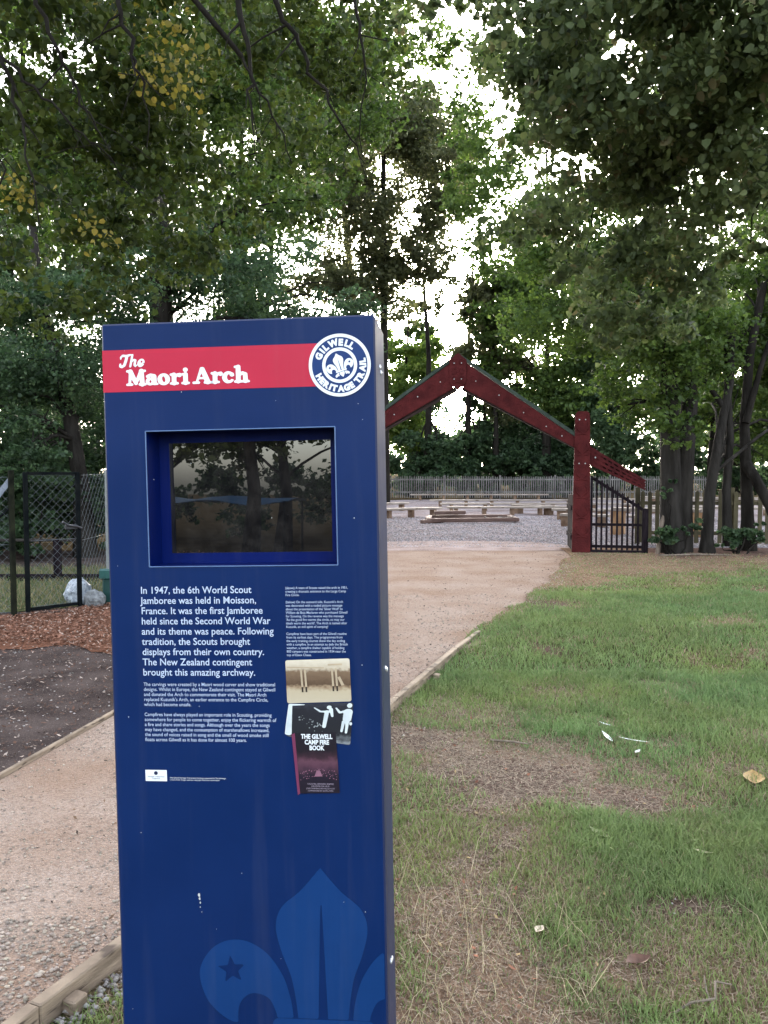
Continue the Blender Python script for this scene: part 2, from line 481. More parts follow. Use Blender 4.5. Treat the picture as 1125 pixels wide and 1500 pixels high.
def sample_lawn(n, y0, y1, margin=.55):
    y = np.sqrt(RS.rand(n) * (y1 * y1 - y0 * y0) + y0 * y0)
    xl = path_right(y) + .03
    xr = y * margin + .4
    x = xl + RS.rand(n) * (xr - xl)
    return x, y
parts = []
for n, y0, y1, hs_, ws_ in ((110000, 1.9, 3.6, .9, .0028), (90000, 3.2, 6.2, 1.0, .0042), (60000, 6.0, 10, .95, .0065), (45000, 9.5, 14.8, .85, .010)):
    x, y = sample_lawn(n, y0, y1)
    st, so_, a1, a2, a3 = lawn_masks(x, y)
    keep = RS.rand(n) < np.clip((1 - so_ * .9) * (1 - st * .42), 0, 1)
    keep &= RS.rand(n) < np.where(y < 2.9, np.clip((x - path_right(y) - .05) * 6, .05, 1), 1)
    keep &= ~((x > -.66) & (x < .03) & (y > 1.74) & (y < 2.05))
    x, y, st, so_, a1, a2, a3 = [q[keep] for q in (x, y, st, so_, a1, a2, a3)]
    n = len(x)
    lush = np.clip(1.25 - st * .9, .3, 1.2) * (.6 + .8 * a2)
    H = (.018 + .045 * RS.rand(n) ** 1.6) * lush * hs_
    isst = RS.rand(n) < np.clip(st * .78 + .05, 0, .85)
    H = np.where(isst, H * .7, H)
    g = np.array([.132, .200, .070]) + RS.rand(n, 1) * np.array([.075, .085, .040])
    g = g * (.75 + .5 * a3[:, None]) + np.clip((a1 - .5), 0, 1)[:, None] * np.array([.12, .08, -.02])
    blue = (fbm(x + 31, y + 5, 1.6) - .5)[:, None]
    g = np.clip(g + blue * np.array([-.05, .01, .012]), .012, 1)
    s = np.array([.27, .190, .130]) + RS.rand(n, 1) * np.array([.17, .145, .12])
    c = np.where(isst[:, None], s, g)
    parts.append((np.stack([x, y, lawn_z(x, y)], -1), H, .25 + .9 * RS.rand(n), ws_ * (.6 + .8 * RS.rand(n)), c))
blades(*[np.concatenate([p[i] for p in parts]) for i in range(5)], 'grass', 'patchy short green lawn grass mixed with dry straw blades')
# long dry stalks next to the sign and scattered in the turf
n = 240
x = np.concatenate([.05 + RS.rand(190) * .6, RS.rand(50) * 1.8]); y = np.concatenate([2.1 + RS.rand(190) ** 1.3 * 1.0, 2.1 + RS.rand(50) * 2])
k = x > path_right(y) + .1; x, y = x[k], y[k]; n = len(x)
blades(np.stack([x, y, lawn_z(x, y)], -1), .05 + .16 * RS.rand(n) ** 1.5, .15 + 1.2 * RS.rand(n), .0016 + .0014 * RS.rand(n),
       np.array([.36, .30, .18]) + RS.rand(n, 1) * np.array([.2, .18, .14]), 'dry_grass', 'long pale dry grass stalks standing beside the blue sign')
# flat lying straw and bits of thatch over worn ground
n = 150000
x, y = sample_lawn(n, 1.9, 6.0)
st, so_, *_ = lawn_masks(x, y)
k = RS.rand(n) < np.clip(st + so_ * .35, 0, 1); x, y = x[k], y[k]; n = len(x)
az = RS.rand(n) * 2 * np.pi
d = np.stack([np.cos(az), np.sin(az), (RS.rand(n) - .3) * .35], -1) * (.005 + .018 * RS.rand(n) ** 2)[:, None]
s = np.stack([-np.sin(az), np.cos(az), np.zeros(n)], -1) * (.0006 + .0008 * RS.rand(n))[:, None] * (.7 + .12 * y[:, None])
P0 = np.stack([x, y, lawn_z(x, y) + .006], -1)
V = np.stack([P0 - d - s, P0 - d + s, P0 + d + s, P0 + d - s], 1).reshape(-1, 3)
c = np.array([.19, .14, .10]) + RS.rand(n, 1) ** 1.5 * np.array([.24, .195, .15]); c[RS.rand(n) < .38] *= .42
tag(link('straw', np_mesh('straw', V, np.arange(4 * n).reshape(-1, 4), {'cover': np.repeat(np.concatenate([c, np.ones((n, 1))], 1), 4, 0)}), attrmat('straw_bits')),
    'loose dry straw and thatch lying on the worn lawn', 'straw', kind='stuff')
# grass inside the chain link enclosure
n = 16000
x = -8 + RS.rand(n) * 4.45; y = 8.9 + RS.rand(n) * 3.8
c = np.where(RS.rand(n, 1) < .45, np.array([.24, .20, .11]), np.array([.085, .12, .05])) * (.7 + .7 * RS.rand(n, 1))
blades(np.stack([x, y, np.full(n, .008)], -1), .03 + .09 * RS.rand(n), .3 + .8 * RS.rand(n), np.full(n, .007), c, 'rough_grass', 'rough pale grass behind the chain link gate')

def stones(name, P, size, colr, label, cat, flat=.65):
    n = len(P)
    base = np.array([[1, 0, 0], [0, 1, 0], [-1, 0, 0], [0, -1, 0], [0, 0, 1], [0, 0, -1], [.75, .75, .1], [-.7, .7, 0.1]], float)[:6]
    B = base[None] * (.65 + .6 * RS.rand(n, 6, 1)) * size[:, None, None]
    a = RS.rand(n) * 6.28
    ca, sa = np.cos(a), np.sin(a)
    X = B[..., 0] * ca[:, None] - B[..., 1] * sa[:, None]; Y = B[..., 0] * sa[:, None] * .75 + B[..., 1] * ca[:, None] * .75
    V = np.stack([X, Y, B[..., 2] * flat], -1) + P[:, None]
    F0 = np.array([[0, 1, 4], [1, 2, 4], [2, 3, 4], [3, 0, 4], [1, 0, 5], [2, 1, 5], [3, 2, 5], [0, 3, 5]])
    F = (np.arange(n) * 6)[:, None, None] + F0
    o = link(name, np_mesh(name, V.reshape(-1, 3), F.reshape(-1, 3), {'cover': np.repeat(np.concatenate([colr, np.ones((n, 1))], 1), 6, 0)}), attrmat('stone_' + name, .9, .15))
    return tag(o, label, cat, kind='stuff')
def path_left(y):
    return np.interp(y, [p[1] for p in EDGE_L], [p[0] for p in EDGE_L])
def greycol(n, lo, hi, warm=(1, .86, .74)):
    v = lo + (hi - lo) * RS.rand(n, 1) ** 1.3
    return v * np.array(warm) * (1 + .06 * (RS.rand(n, 3) - .5))
n = 42000
y = np.concatenate([1.5 + RS.rand(30000) * 3.6, 5 + RS.rand(12000) * 5])
f = RS.rand(n); x = path_left(y) + .03 + f * (path_right(y) - path_left(y) - .06)
dens = fbm(x, y, 1.5)
k = RS.rand(n) < np.clip(.16 + 1.4 * (dens - .40) + .40 * (y < 2.7), .07, 1); x, y = x[k], y[k]; n = len(x)
sz = (.0026 + .0058 * RS.rand(n) ** 2.5) * (1 + .5 * (y < 2.9)) * (1 + .5 * (y > 5))
stones('path_gravel', np.stack([x, y, np.full(n, .012) + sz * .25], -1), sz, greycol(n, .22, .50, (1, .83, .69)), 'loose pale pinkish gravel covering the edged path', 'gravel')
n = 26000
ang = RS.rand(n) * 6.28
x = -3 + RS.rand(n) * 14; y = 16.2 + RS.rand(n) ** 1.5 * 11
sz = .012 + .018 * RS.rand(n) ** 2
stones('circle_gravel', np.stack([x, y, .006 + sz * .2], -1), sz, greycol(n, .2, .52, (1, .92, .96)), 'loose lilac grey gravel of the campfire circle', 'gravel')
n = 520
y = 1.9 + RS.rand(n) * .9; x = path_right(y) + .045 + np.abs(RS.randn(n)) * .09
sz = .006 + .010 * RS.rand(n) ** 1.6
stones('verge_stones', np.stack([x, y, lawn_z(x, y) + sz * .6], -1), sz, greycol(n, .14, .40, (1, .92, .86)), 'pale loose stones against the outside of the timber edging', 'stones', .7)
# pale flecks and stones on the dark soil and the worn lawn
n = 2600
x = -4.6 + RS.rand(n) * 3.4; y = 3.6 + RS.rand(n) ** 1.2 * 4.2
k = x < path_left(y) - .08; x, y = x[k], y[k]; n = len(x)
sz = .003 + .010 * RS.rand(n) ** 3
stones('soil_stones', np.stack([x, y, .0 + sz * .2], -1), sz, greycol(n, .12, .55, (1, .9, .85)), 'small pale stones and chips on the dark soil', 'stones', .5)
n = 1500
y = 3.2 + RS.rand(n) * 10; x = path_right(y) + .02 + np.abs(RS.randn(n)) * .16
sz = .004 + .008 * RS.rand(n) ** 2
stones('edge_stones', np.stack([x, y, lawn_z(x, y) + sz * .5], -1), sz, greycol(n, .22, .5, (1, .87, .75)), 'path gravel spilled onto the lawn margin', 'gravel', .6)
n = 900
x, y = sample_lawn(n, 2, 6)
st, so_, *_ = lawn_masks(x, y); k = RS.rand(n) < so_ * .8; x, y = x[k], y[k]; n = len(x)
sz = .003 + .006 * RS.rand(n) ** 2
stones('lawn_stones', np.stack([x, y, lawn_z(x, y) + sz * .3], -1), sz, greycol(n, .2, .6, (1, .92, .9)), 'small pale stones in the bare lawn patches', 'stones', .6)

def chips(name, P, L, W, colr, label, cat, curl=.25):
    n = len(P)
    az = RS.rand(n) * 6.28; tilt = (RS.rand(n) - .5) * 1.0
    d = np.stack([np.cos(az) * np.cos(tilt), np.sin(az) * np.cos(tilt), np.sin(tilt)], -1)
    s = np.stack([-np.sin(az), np.cos(az), (RS.rand(n) - .5) * .9], -1); s /= np.linalg.norm(s, axis=1)[:, None]
    nn = np.cross(d, s)
    d = d * (L * .5)[:, None]; s = s * (W * .5)[:, None]
    h = nn * (L * curl)[:, None] * (RS.rand(n, 1) - .3)
    V = np.stack([P - d, P + s - h * .3, P + d + h, P - s - h * .3], 1).reshape(-1, 3)
    o = link(name, np_mesh(name, V, np.arange(4 * n).reshape(-1, 4), {'cover': np.repeat(np.concatenate([colr, np.ones((n, 1))], 1), 4, 0)}), attrmat('chip_' + name, .85, .15))
    return tag(o, label, cat, kind='stuff')
n = 26000
x = -6.2 + RS.rand(n) * 4.6; y = 6.7 + RS.rand(n) * 2.9
front = 7.2 - .42 * np.clip((x + 3.9) / 1.4, 0, 1) + .5 * (fbm(x, y, 2) - .5)
k = (RS.rand(n) < np.clip((y - front) * 3 + .25, 0.02, 1)) & (x < path_left(y) - .08) & ((y < 9.0 + (x + 3.42) * .9) | (x > -3.3)); x, y = x[k], y[k]; n = len(x)
c = np.array([.215, .105, .070]) * (.35 + 1.1 * RS.rand(n, 1)) + (RS.rand(n, 1) < .10) * np.array([.2, .19, .17])
chips('woodchips', np.stack([x, y, .016 + .02 * RS.rand(n)], -1), .018 + .045 * RS.rand(n) ** 1.6, .008 + .018 * RS.rand(n) ** 1.5, c, 'reddish brown wood chips mulching the ground by the gate', 'wood chips')
n = 6500
x = -5 + RS.rand(n) * 3.8; y = 3.2 + RS.rand(n) * 4.2
k = x < path_left(y) - .06; x, y = x[k], y[k]; n = len(x)
c = np.where(RS.rand(n, 1) < .22, np.array([.34, .27, .23]), np.array([.10, .055, .04])) * (.6 + .8 * RS.rand(n, 1))
chips('soil_litter', np.stack([x, y, .008 + .008 * RS.rand(n)], -1), .012 + .035 * RS.rand(n) ** 2, .006 + .014 * RS.rand(n), c, 'bits of bark and dead leaf scattered on the dark soil', 'litter')
n = 7500
x, y = sample_lawn(n, 2.0, 14.5, .6)
st, so_, *_ = lawn_masks(x, y)
k = RS.rand(n) < np.clip(.10 + st * .75 + so_ * .25 + .5 * (y > 12), 0, 1); x, y = x[k], y[k]; n = len(x)
c = np.where(RS.rand(n, 1) < .4, np.array([.32, .23, .12]), np.array([.24, .105, .066])) * (.5 + .8 * RS.rand(n, 1))
chips('leaf_litter', np.stack([x, y, lawn_z(x, y) + .012], -1), (.009 + .020 * RS.rand(n) ** 1.5) * (1 + .05 * y), (.005 + .011 * RS.rand(n)) * (1 + .05 * y), c, 'small dry brown leaves lying over the lawn', 'dead leaves')

n = 1500
y = 2.0 + RS.rand(n) ** 1.1 * 13; u = RS.rand(n); u = np.where(RS.rand(n) < .5, u ** 2.5, 1 - u ** 2.5)
x = path_left(y) + .05 + u * (path_right(y) - path_left(y) - .1)
c = np.where(RS.rand(n, 1) < .5, np.array([.16, .10, .065]), np.array([.07, .05, .04])) * (.6 + .8 * RS.rand(n, 1))
chips('path_litter', np.stack([x, y, .022 + .006 * RS.rand(n)], -1), (.006 + .018 * RS.rand(n) ** 2) * (1 + .07 * y), (.004 + .009 * RS.rand(n)) * (1 + .07 * y), c, 'small dead leaves and bark bits drifted along the gravel path', 'dead leaves')
# path edgings
def edging(name, pts, label, z0, z1, th=.022, pegs=()):
    root = empty(name, (pts[0][0], pts[0][1], 0), label, 'path edging')
    mb = MB()
    for (a, b) in zip(pts[:-1], pts[1:]):
        a = np.array([*a, 0]); b = np.array([*b, 0]); d = b - a; L = np.linalg.norm(d)
        mb.box((a + b) / 2 + np.array([0, 0, (z0 + z1) / 2]), (L / 2 - .002, th, (z1 - z0) / 2), X=d, cham=.004)
    mb.build('board', M_TIMBER, root)
    for (x, y, dx, dy) in pegs:
        MB().box((x, y, (z1 - .03 + z0 - .1) / 2), (.028, .024, (z1 - .03 - z0 + .1) / 2), X=(dx, dy, 0), cham=.005).build('peg', M_TIMBER, root)
    return root
edging('timber_edging', [(p[0] + .01, p[1]) for p in EDGE_R[:10]], 'weathered timber path edging with a peg between gravel and lawn', -.12, .045, pegs=((-.905, 2.28, .43, 1), (-.40, 3.99, .35, 1), (.40, 6.02, .35, 1)))
edging('timber_edging', [(p[0] - .02, p[1]) for p in EDGE_L[:13]], 'thin weathered timber edging between gravel path and dark soil', -.10, .034, th=.013)

# ------------------------------------------------------------------ flat artwork helpers (marching squares on a distance field)
def seg_d(X, Y, a, b, ra, rb=None):
    rb = ra if rb is None else rb
    ax, ay = a; bx, by = b
    dx, dy = bx - ax, by - ay
    L = dx * dx + dy * dy + 1e-12
    t = np.clip(((X - ax) * dx + (Y - ay) * dy) / L, 0, 1)
    return np.hypot(X - ax - t * dx, Y - ay - t * dy) - (ra + (rb - ra) * t)
def line_d(X, Y, pts, r):
    if np.isscalar(r): r = [r] * len(pts)
    D = None
    for i in range(len(pts) - 1):
        d = seg_d(X, Y, pts[i], pts[i + 1], r[i], r[i + 1]); D = d if D is None else np.minimum(D, d)
    return D
def ell_d(X, Y, c, rx, ry, rot=0):
    cs_, sn = math.cos(rot), math.sin(rot)
    u = ((X - c[0]) * cs_ + (Y - c[1]) * sn) / rx; v = (-(X - c[0]) * sn + (Y - c[1]) * cs_) / ry
    return (np.hypot(u, v) - 1) * min(rx, ry)
def poly_d(X, Y, P):
    D = np.full(X.shape, 1e9); ins = np.zeros(X.shape, bool)
    n = len(P)
    for i in range(n):
        a, b = P[i], P[(i + 1) % n]
        D = np.minimum(D, seg_d(X, Y, a, b, 0.0))
        if a[1] != b[1]:
            c = ((a[1] > Y) != (b[1] > Y)) & (X < (b[0] - a[0]) * (Y - a[1]) / (b[1] - a[1]) + a[0])
            ins ^= c
    return np.where(ins, -D, D)
def smooth_poly(P, k=6, closed=True):
    """Catmull-Rom through the points; a point given as (x, y, 1) is a sharp corner"""
    out = []; n = len(P)
    for i in range(n if closed else n - 1):
        p1, p2 = P[i], P[(i + 1) % n]
        p0, p3 = P[(i - 1) % n], P[(i + 2) % n]
        if len(p1) > 2: p0 = p1
        if len(p2) > 2: p3 = p2
        for j in range(k):
            t = j / k
            q = []
            for c in (0, 1):
                q.append(.5 * (2 * p1[c] + (p2[c] - p0[c]) * t + (2 * p0[c] - 5 * p1[c] + 4 * p2[c] - p3[c]) * t * t + (-p0[c] + 3 * p1[c] - 3 * p2[c] + p3[c]) * t ** 3))
            out.append(tuple(q))
    return out
def march(fn, x0, x1, y0, y1, h):
    nx, ny = int((x1 - x0) / h) + 2, int((y1 - y0) / h) + 2
    xs = x0 + np.arange(nx) * h; ys_ = y0 + np.arange(ny) * h
    X, Y = np.meshgrid(xs, ys_)
    D = fn(X, Y)
    ins = D < 0
    vs, fs, cache = [], [], {}
    def vid(key, p):
        if key not in cache:
            cache[key] = len(vs); vs.append(p)
        return cache[key]
    act = ins[:-1, :-1] | ins[1:, :-1] | ins[:-1, 1:] | ins[1:, 1:]
    for j, i in zip(*np.nonzero(act)):
        c = [(j, i), (j, i + 1), (j + 1, i + 1), (j + 1, i)]
        poly = []
        for k in range(4):
            a, b = c[k], c[(k + 1) % 4]
            if ins[a]:
                poly.append(vid(a, (xs[a[1]], ys_[a[0]])))
            if ins[a] != ins[b]:
                t = D[a] / (D[a] - D[b])
                key = (a, b) if a < b else (b, a)
                poly.append(vid(key, (xs[a[1]] + t * (xs[b[1]] - xs[a[1]]), ys_[a[0]] + t * (ys_[b[0]] - ys_[a[0]]))))
        if len(poly) > 2:
            fs.append(tuple(poly))
    return vs, fs
DG = bpy.context.evaluated_depsgraph_get()
def text_geo(body, size=1.0, offset=0.0, space_line=1.0, spacing=1.0):
    """(verts2d, faces) of built-in-font lettering, origin at the baseline start of line one"""
    cu = bpy.data.curves.new('t', 'FONT')
    cu.body = body; cu.size = size; cu.offset = offset; cu.space_line = space_line; cu.space_character = spacing
    cu.resolution_u = 3; cu.fill_mode = 'FRONT'
    o = bpy.data.objects.new('t', cu); COL.objects.link(o)
    bpy.context.view_layer.update()
    dg = bpy.context.evaluated_depsgraph_get()
    me = bpy.data.meshes.new_from_object(o.evaluated_get(dg))
    vs = [(v.co.x, v.co.y) for v in me.vertices]; fs = [tuple(p.vertices) for p in me.polygons]
    bpy.data.objects.remove(o); bpy.data.curves.remove(cu); bpy.data.meshes.remove(me)
    return vs, fs

# ------------------------------------------------------------------ the blue sign
SW, SD, STOP = .60, .215, 1.8696
Rm = Matrix.Rotation(-0.0864, 3, 'Z') @ Matrix.Rotation(-0.013, 3, 'X') @ Matrix.Rotation(-0.0201, 3, 'Y')
T0 = Vector((-.6175, 1.7705, STOP))
LB = Vector((.30, SD / 2, -1.895))                      # root sits at the base, in face coordinates
sign = empty('information_sign', T0 + Rm @ LB, 'tall navy blue freestanding information pillar with red title band and dark glass window', 'sign')
sign.rotation_euler = Rm.to_euler()
def F(u, d, v):
    return (u - LB[0], d - LB[1], v - LB[2])
def sign_part(name, mb_v, fs, m, label=None, parent=None, smooth=False):
    me = bpy.data.meshes.new(name); me.from_pydata(mb_v, [], fs); me.update()
    return link(name, me, m, parent or sign, label)

def vinyl(name, c, rough=.32, dirt=.10, spec=.5):
    def b(m, n, l, p):
        tc = n.new('ShaderNodeTexCoord')
        nz = n.new('ShaderNodeTexNoise'); nz.inputs['Scale'].default_value = 3.5; nz.inputs['Detail'].default_value = 8; nz.inputs['Roughness'].default_value = .65
        l.new(tc.outputs['Object'], nz.inputs['Vector'])
        cr = n.new('ShaderNodeValToRGB'); cr.color_ramp.elements[0].position = .3; cr.color_ramp.elements[1].position = .7
        cr.color_ramp.elements[0].color = (*[q * (1 - dirt) for q in c], 1); cr.color_ramp.elements[1].color = (*[min(1, q * (1 + dirt)) for q in c], 1)
        mp = n.new('ShaderNodeMapping'); mp.inputs['Scale'].default_value = (26, 26, 1.3); l.new(tc.outputs['Object'], mp.inputs[0])
        ns = n.new('ShaderNodeTexNoise'); ns.inputs['Scale'].default_value = 1.0; ns.inputs['Detail'].default_value = 7; ns.inputs['Roughness'].default_value = .65; l.new(mp.outputs[0], ns.inputs['Vector'])
        rs_ = n.new('ShaderNodeValToRGB'); rs_.color_ramp.elements[0].position = .52; rs_.color_ramp.elements[1].position = .82
        rs_.color_ramp.elements[1].color = (.22, .22, .22, 1)
        l.new(ns.outputs['Fac'], rs_.inputs[0])
        md = n.new('ShaderNodeMixRGB'); md.inputs[2].default_value = (*[q * .75 + .055 for q in c], 1); l.new(rs_.outputs[0], md.inputs[0]); l.new(cr.outputs[0], md.inputs[1])
        l.new(nz.outputs['Fac'], cr.inputs[0]); l.new(md.outputs[0], p.inputs['Base Color'])
        rr_ = n.new('ShaderNodeMapRange'); rr_.inputs['To Min'].default_value = rough - .12; rr_.inputs['To Max'].default_value = rough + .16
        l.new(nz.outputs['Fac'], rr_.inputs['Value']); l.new(rr_.outputs[0], p.inputs['Roughness'])
        p.inputs['Specular IOR Level'].default_value = spec
        b2 = n.new('ShaderNodeTexNoise'); b2.inputs['Scale'].default_value = 220; l.new(tc.outputs['Object'], b2.inputs['Vector'])
        bp = n.new('ShaderNodeBump'); bp.inputs['Strength'].default_value = .03; bp.inputs['Distance'].default_value = .001
        l.new(b2.outputs['Fac'], bp.inputs['Height']); l.new(bp.outputs[0], p.inputs['Normal'])
    return mat(name, b)
M_NAVY = vinyl('navy_vinyl', (.0028, .0185, .090), spec=.2)
M_NAVYS = vinyl('navy_side_paint', (.016, .024, .070), rough=.42, spec=.22)
M_BEZEL = vinyl('bright_blue_bezel', (.001, .0085, .095), rough=.4, spec=.12)
M_RED = vinyl('red_vinyl', (.48, .022, .055), spec=.25)
M_WHITE = vinyl('white_vinyl', (.78, .82, .86))
M_PALE = vinyl('pale_lettering', (.50, .58, .74), spec=.2)
M_LIGHTB = vinyl('pale_navy_vinyl', (.006, .038, .148), spec=.2)

w0u, w1u, w0v, w1v = .0933, .5101, -.2353, -.5318
BZ, DEP = .0227, .084
# front panel with the window opening: a 3x3 ring of quads, 4 mm rounded corner strips at the sides
us = [.004, w0u, w1u, SW - .004]; vv = [-.004, w0v, w1v, -1.93]
vs = [F(u, 0, v) for v in vv for u in us]
fs = []
for j in range(3):
    for i in range(3):
        if (i, j) != (1, 1):
            a = j * 4 + i; fs.append((a, a + 4, a + 5, a + 1))
sign_part('front_panel', vs, fs, M_NAVY)
# shell: sides, top, back, and rolled edges
prof = [(0, .004), (.004, 0)]
mb = MB()
ring = [(.004, 0), (0, .004), (0, SD - .004), (.004, SD), (SW - .004, SD), (SW, SD - .004), (SW, .004), (SW - .004, 0)]
n8 = len(ring)
top = [F(u, d, -.004) for u, d in ring]; bot = [F(u, d, -1.93) for u, d in ring]
tin = [F(min(max(u, .004), SW - .004), min(max(d, .004), SD - .004), 0) for u, d in ring]
mb.add(top + bot + tin, [(i, n8 + i, n8 + (i + 1) % n8, (i + 1) % n8) for i in range(n8 - 1)] + [(2 * n8 + i, i, (i + 1) % n8, 2 * n8 + (i + 1) % n8) for i in range(n8)] + [(16, 17, 18, 19, 20, 21, 22, 23)])
mb.build('casing', M_NAVYS, sign, local=True)
# seam groove between front sheet and casing
mb = MB()
for d in (.022,):
    mb.add([F(SW + .0006, d, -.004), F(SW + .0006, d, -1.93), F(SW + .0006, d + .004, -1.93), F(SW + .0006, d + .004, -.004)], [(0, 1, 2, 3)])
mb.build('seam', plain('seam_dark', (.004, .008, .03)), sign, local=True)
# rivets on the right side
M_RIV = plain('bright_rivet', (.7, .72, .75), rough=.25, metal=.6)
for v in (-.100, -.775, -1.45):
    for du in (0, .026):
        MB().blob(F(SW + .001, .085 + du, v - du * .35), .0065, n=8, squash=(.6, 1, 1)).build('rivet', M_RIV, sign, local=True)
# window recess and bezel
win = empty('window', (0, 0, 0), None, None); del_keys = [k for k in ('label', 'category') if k in win.keys()]
win.parent = sign
o4 = [(w0u, w0v), (w1u, w0v), (w1u, w1v), (w0u, w1v)]
i4 = [(w0u + BZ, w0v - BZ), (w1u - BZ, w0v - BZ), (w1u - BZ, w1v + BZ), (w0u + BZ, w1v + BZ)]
vs = [F(u, 0, v) for u, v in o4] + [F(u, DEP - .004, v) for u, v in o4]
sign_part('reveal', vs, [(i, (i + 1) % 4, 4 + (i + 1) % 4, 4 + i) for i in range(4)], M_BEZEL, parent=win)
vs = [F(u, DEP - .004, v) for u, v in o4] + [F(u, DEP - .004, v) for u, v in i4] + [F(u, DEP, v) for u, v in i4]
sign_part('bezel', vs, [(i, (i + 1) % 4, 4 + (i + 1) % 4, 4 + i) for i in range(4)] + [(4 + i, 4 + (i + 1) % 4, 8 + (i + 1) % 4, 8 + i) for i in range(4)], M_BEZEL, parent=win)
mb = MB()                                                # worn metal lip round the opening
for (a, b) in zip(o4, o4[1:] + o4[:1]):
    mb.tube([F(a[0], -.0005, a[1]), F(b[0], -.0005, b[1])], .0014, n=6)
mb.build('lip', plain('worn_lip', (.10, .17, .33), rough=.35), win, local=True)
def glassb(m, n, l, p):
    tc = n.new('ShaderNodeTexCoord')
    nz = n.new('ShaderNodeTexNoise'); nz.inputs['Scale'].default_value = 16; nz.inputs['Detail'].default_value = 9; nz.inputs['Roughness'].default_value = .7
    l.new(tc.outputs['Object'], nz.inputs['Vector'])
    cr = n.new('ShaderNodeValToRGB'); cr.color_ramp.elements[0].position = .42; cr.color_ramp.elements[1].position = .8
    cr.color_ramp.elements[0].color = (.006, .006, .007, 1); cr.color_ramp.elements[1].color = (.035, .032, .03, 1)
    l.new(nz.outputs['Fac'], cr.inputs[0]); l.new(cr.outputs[0], p.inputs['Base Color'])
    p.inputs['Roughness'].default_value = .008
    p.inputs['IOR'].default_value = 1.85
    p.inputs['Specular IOR Level'].default_value = .5
sign_part('glass', [F(u, DEP - .001, v) for u, v in i4], [(0, 3, 2, 1)], mat('dark_glass', glassb), parent=win)
# dirt specks and bird marks on the face
mb = MB(); rq = random.Random(5)
for (u, v, r) in [(.185, -1.262, .0035), (.186, -1.27, .0028), (.187, -1.279, .0022), (.1866, -1.289, .0014), (.19, -1.30, .001)] + [(rq.uniform(.02, .58), rq.uniform(-1.6, -.02), rq.uniform(.0006, .0013)) for _ in range(26)]:
    pts = [F(u + r * math.cos(k * 1.05) * rq.uniform(.6, 1), -.0013, v + r * 1.3 * math.sin(k * 1.05)) for k in range(6)]
    mb.add(pts, [tuple(range(6))])
mb.build('grime', plain('bird_speck', (.5, .52, .52)), sign, local=True)['kind'] = 'stuff'

def flat(name, vs2, fs, layer, m, parent=None, label=None):
    return sign_part(name, [F(u, -layer, v) for u, v in vs2], fs, m, label, parent)
# red band
flat('title_band', [(.0015, -.0575), (.500, -.0575), (.500, -.1485), (.0015, -.1485)], [(0, 3, 2, 1)], .0008, M_RED)
# title lettering: fat soft-serif letters drawn as a distance field (unit = x-height)
def serif(X, Y, x, y, w, r):
    return seg_d(X, Y, (x - w, y), (x + w, y), r)
def g_M(X, Y):
    h = 1.42
    D = np.minimum.reduce([seg_d(X, Y, (.28, .1), (.36, h - .1), .10, .12), seg_d(X, Y, (1.36, .1), (1.30, h - .1), .19, .19),
        seg_d(X, Y, (.36, h - .14), (.82, .22), .20, .16), seg_d(X, Y, (.82, .22), (1.28, h - .14), .12, .16)])
    return np.minimum.reduce([D, serif(X, Y, .28, .1, .20, .10), serif(X, Y, 1.38, .1, .24, .10), serif(X, Y, .26, h - .1, .16, .10), serif(X, Y, 1.40, h - .1, .20, .10)])
def g_a(X, Y):
    bowl = np.maximum(ell_d(X, Y, (.38, .34), .38, .35), -ell_d(X, Y, (.40, .33), .10, .15))
    return np.minimum.reduce([bowl, seg_d(X, Y, (.72, .78), (.74, .2), .19, .19), line_d(X, Y, [(.16, .80), (.42, .93), (.70, .82)], [.13, .12, .17]), seg_d(X, Y, (.74, .14), (1.0, .1), .14, .08)])
def g_o(X, Y):
    return np.maximum(ell_d(X, Y, (.52, .5), .53, .53), -ell_d(X, Y, (.52, .5), .14, .30, .2))
def g_r(X, Y):
    return np.minimum.reduce([seg_d(X, Y, (.34, .12), (.34, .88), .19), serif(X, Y, .36, .1, .28, .10), serif(X, Y, .18, .90, .10, .10), line_d(X, Y, [(.42, .62), (.62, .88), (.80, .84)], [.08, .11, .19])])
def g_i(X, Y):
    return np.minimum.reduce([seg_d(X, Y, (.34, .12), (.34, .88), .19), serif(X, Y, .34, .1, .26, .10), serif(X, Y, .18, .90, .10, .10), ell_d(X, Y, (.34, 1.30), .20, .19)])
def g_A(X, Y):
    h = 1.46
    D = np.minimum.reduce([seg_d(X, Y, (.34, .12), (.76, h - .1), .08, .12), seg_d(X, Y, (.84, h - .16), (1.28, .14), .19, .21), seg_d(X, Y, (.48, .5), (1.1, .5), .085)])
    return np.minimum.reduce([D, serif(X, Y, .30, .1, .22, .10), serif(X, Y, 1.32, .1, .28, .10)])
def g_c(X, Y):
    D = np.maximum(ell_d(X, Y, (.50, .5), .51, .53), -ell_d(X, Y, (.58, .5), .20, .30))
    D = np.maximum(D, -poly_d(X, Y, [(.58, .36), (1.3, .20), (1.3, .66), (.58, .58)]))
    return np.minimum.reduce([D, ell_d(X, Y, (.80, .74), .18, .18)])
def g_h(X, Y):
    return np.minimum.reduce([seg_d(X, Y, (.34, .12), (.34, 1.40), .19), serif(X, Y, .34, .1, .26, .10), serif(X, Y, .18, 1.42, .10, .10),
        line_d(X, Y, [(.44, .66), (.70, .86), (.92, .72), (.94, .14)], [.08, .13, .18, .19]), serif(X, Y, .96, .1, .24, .10)])
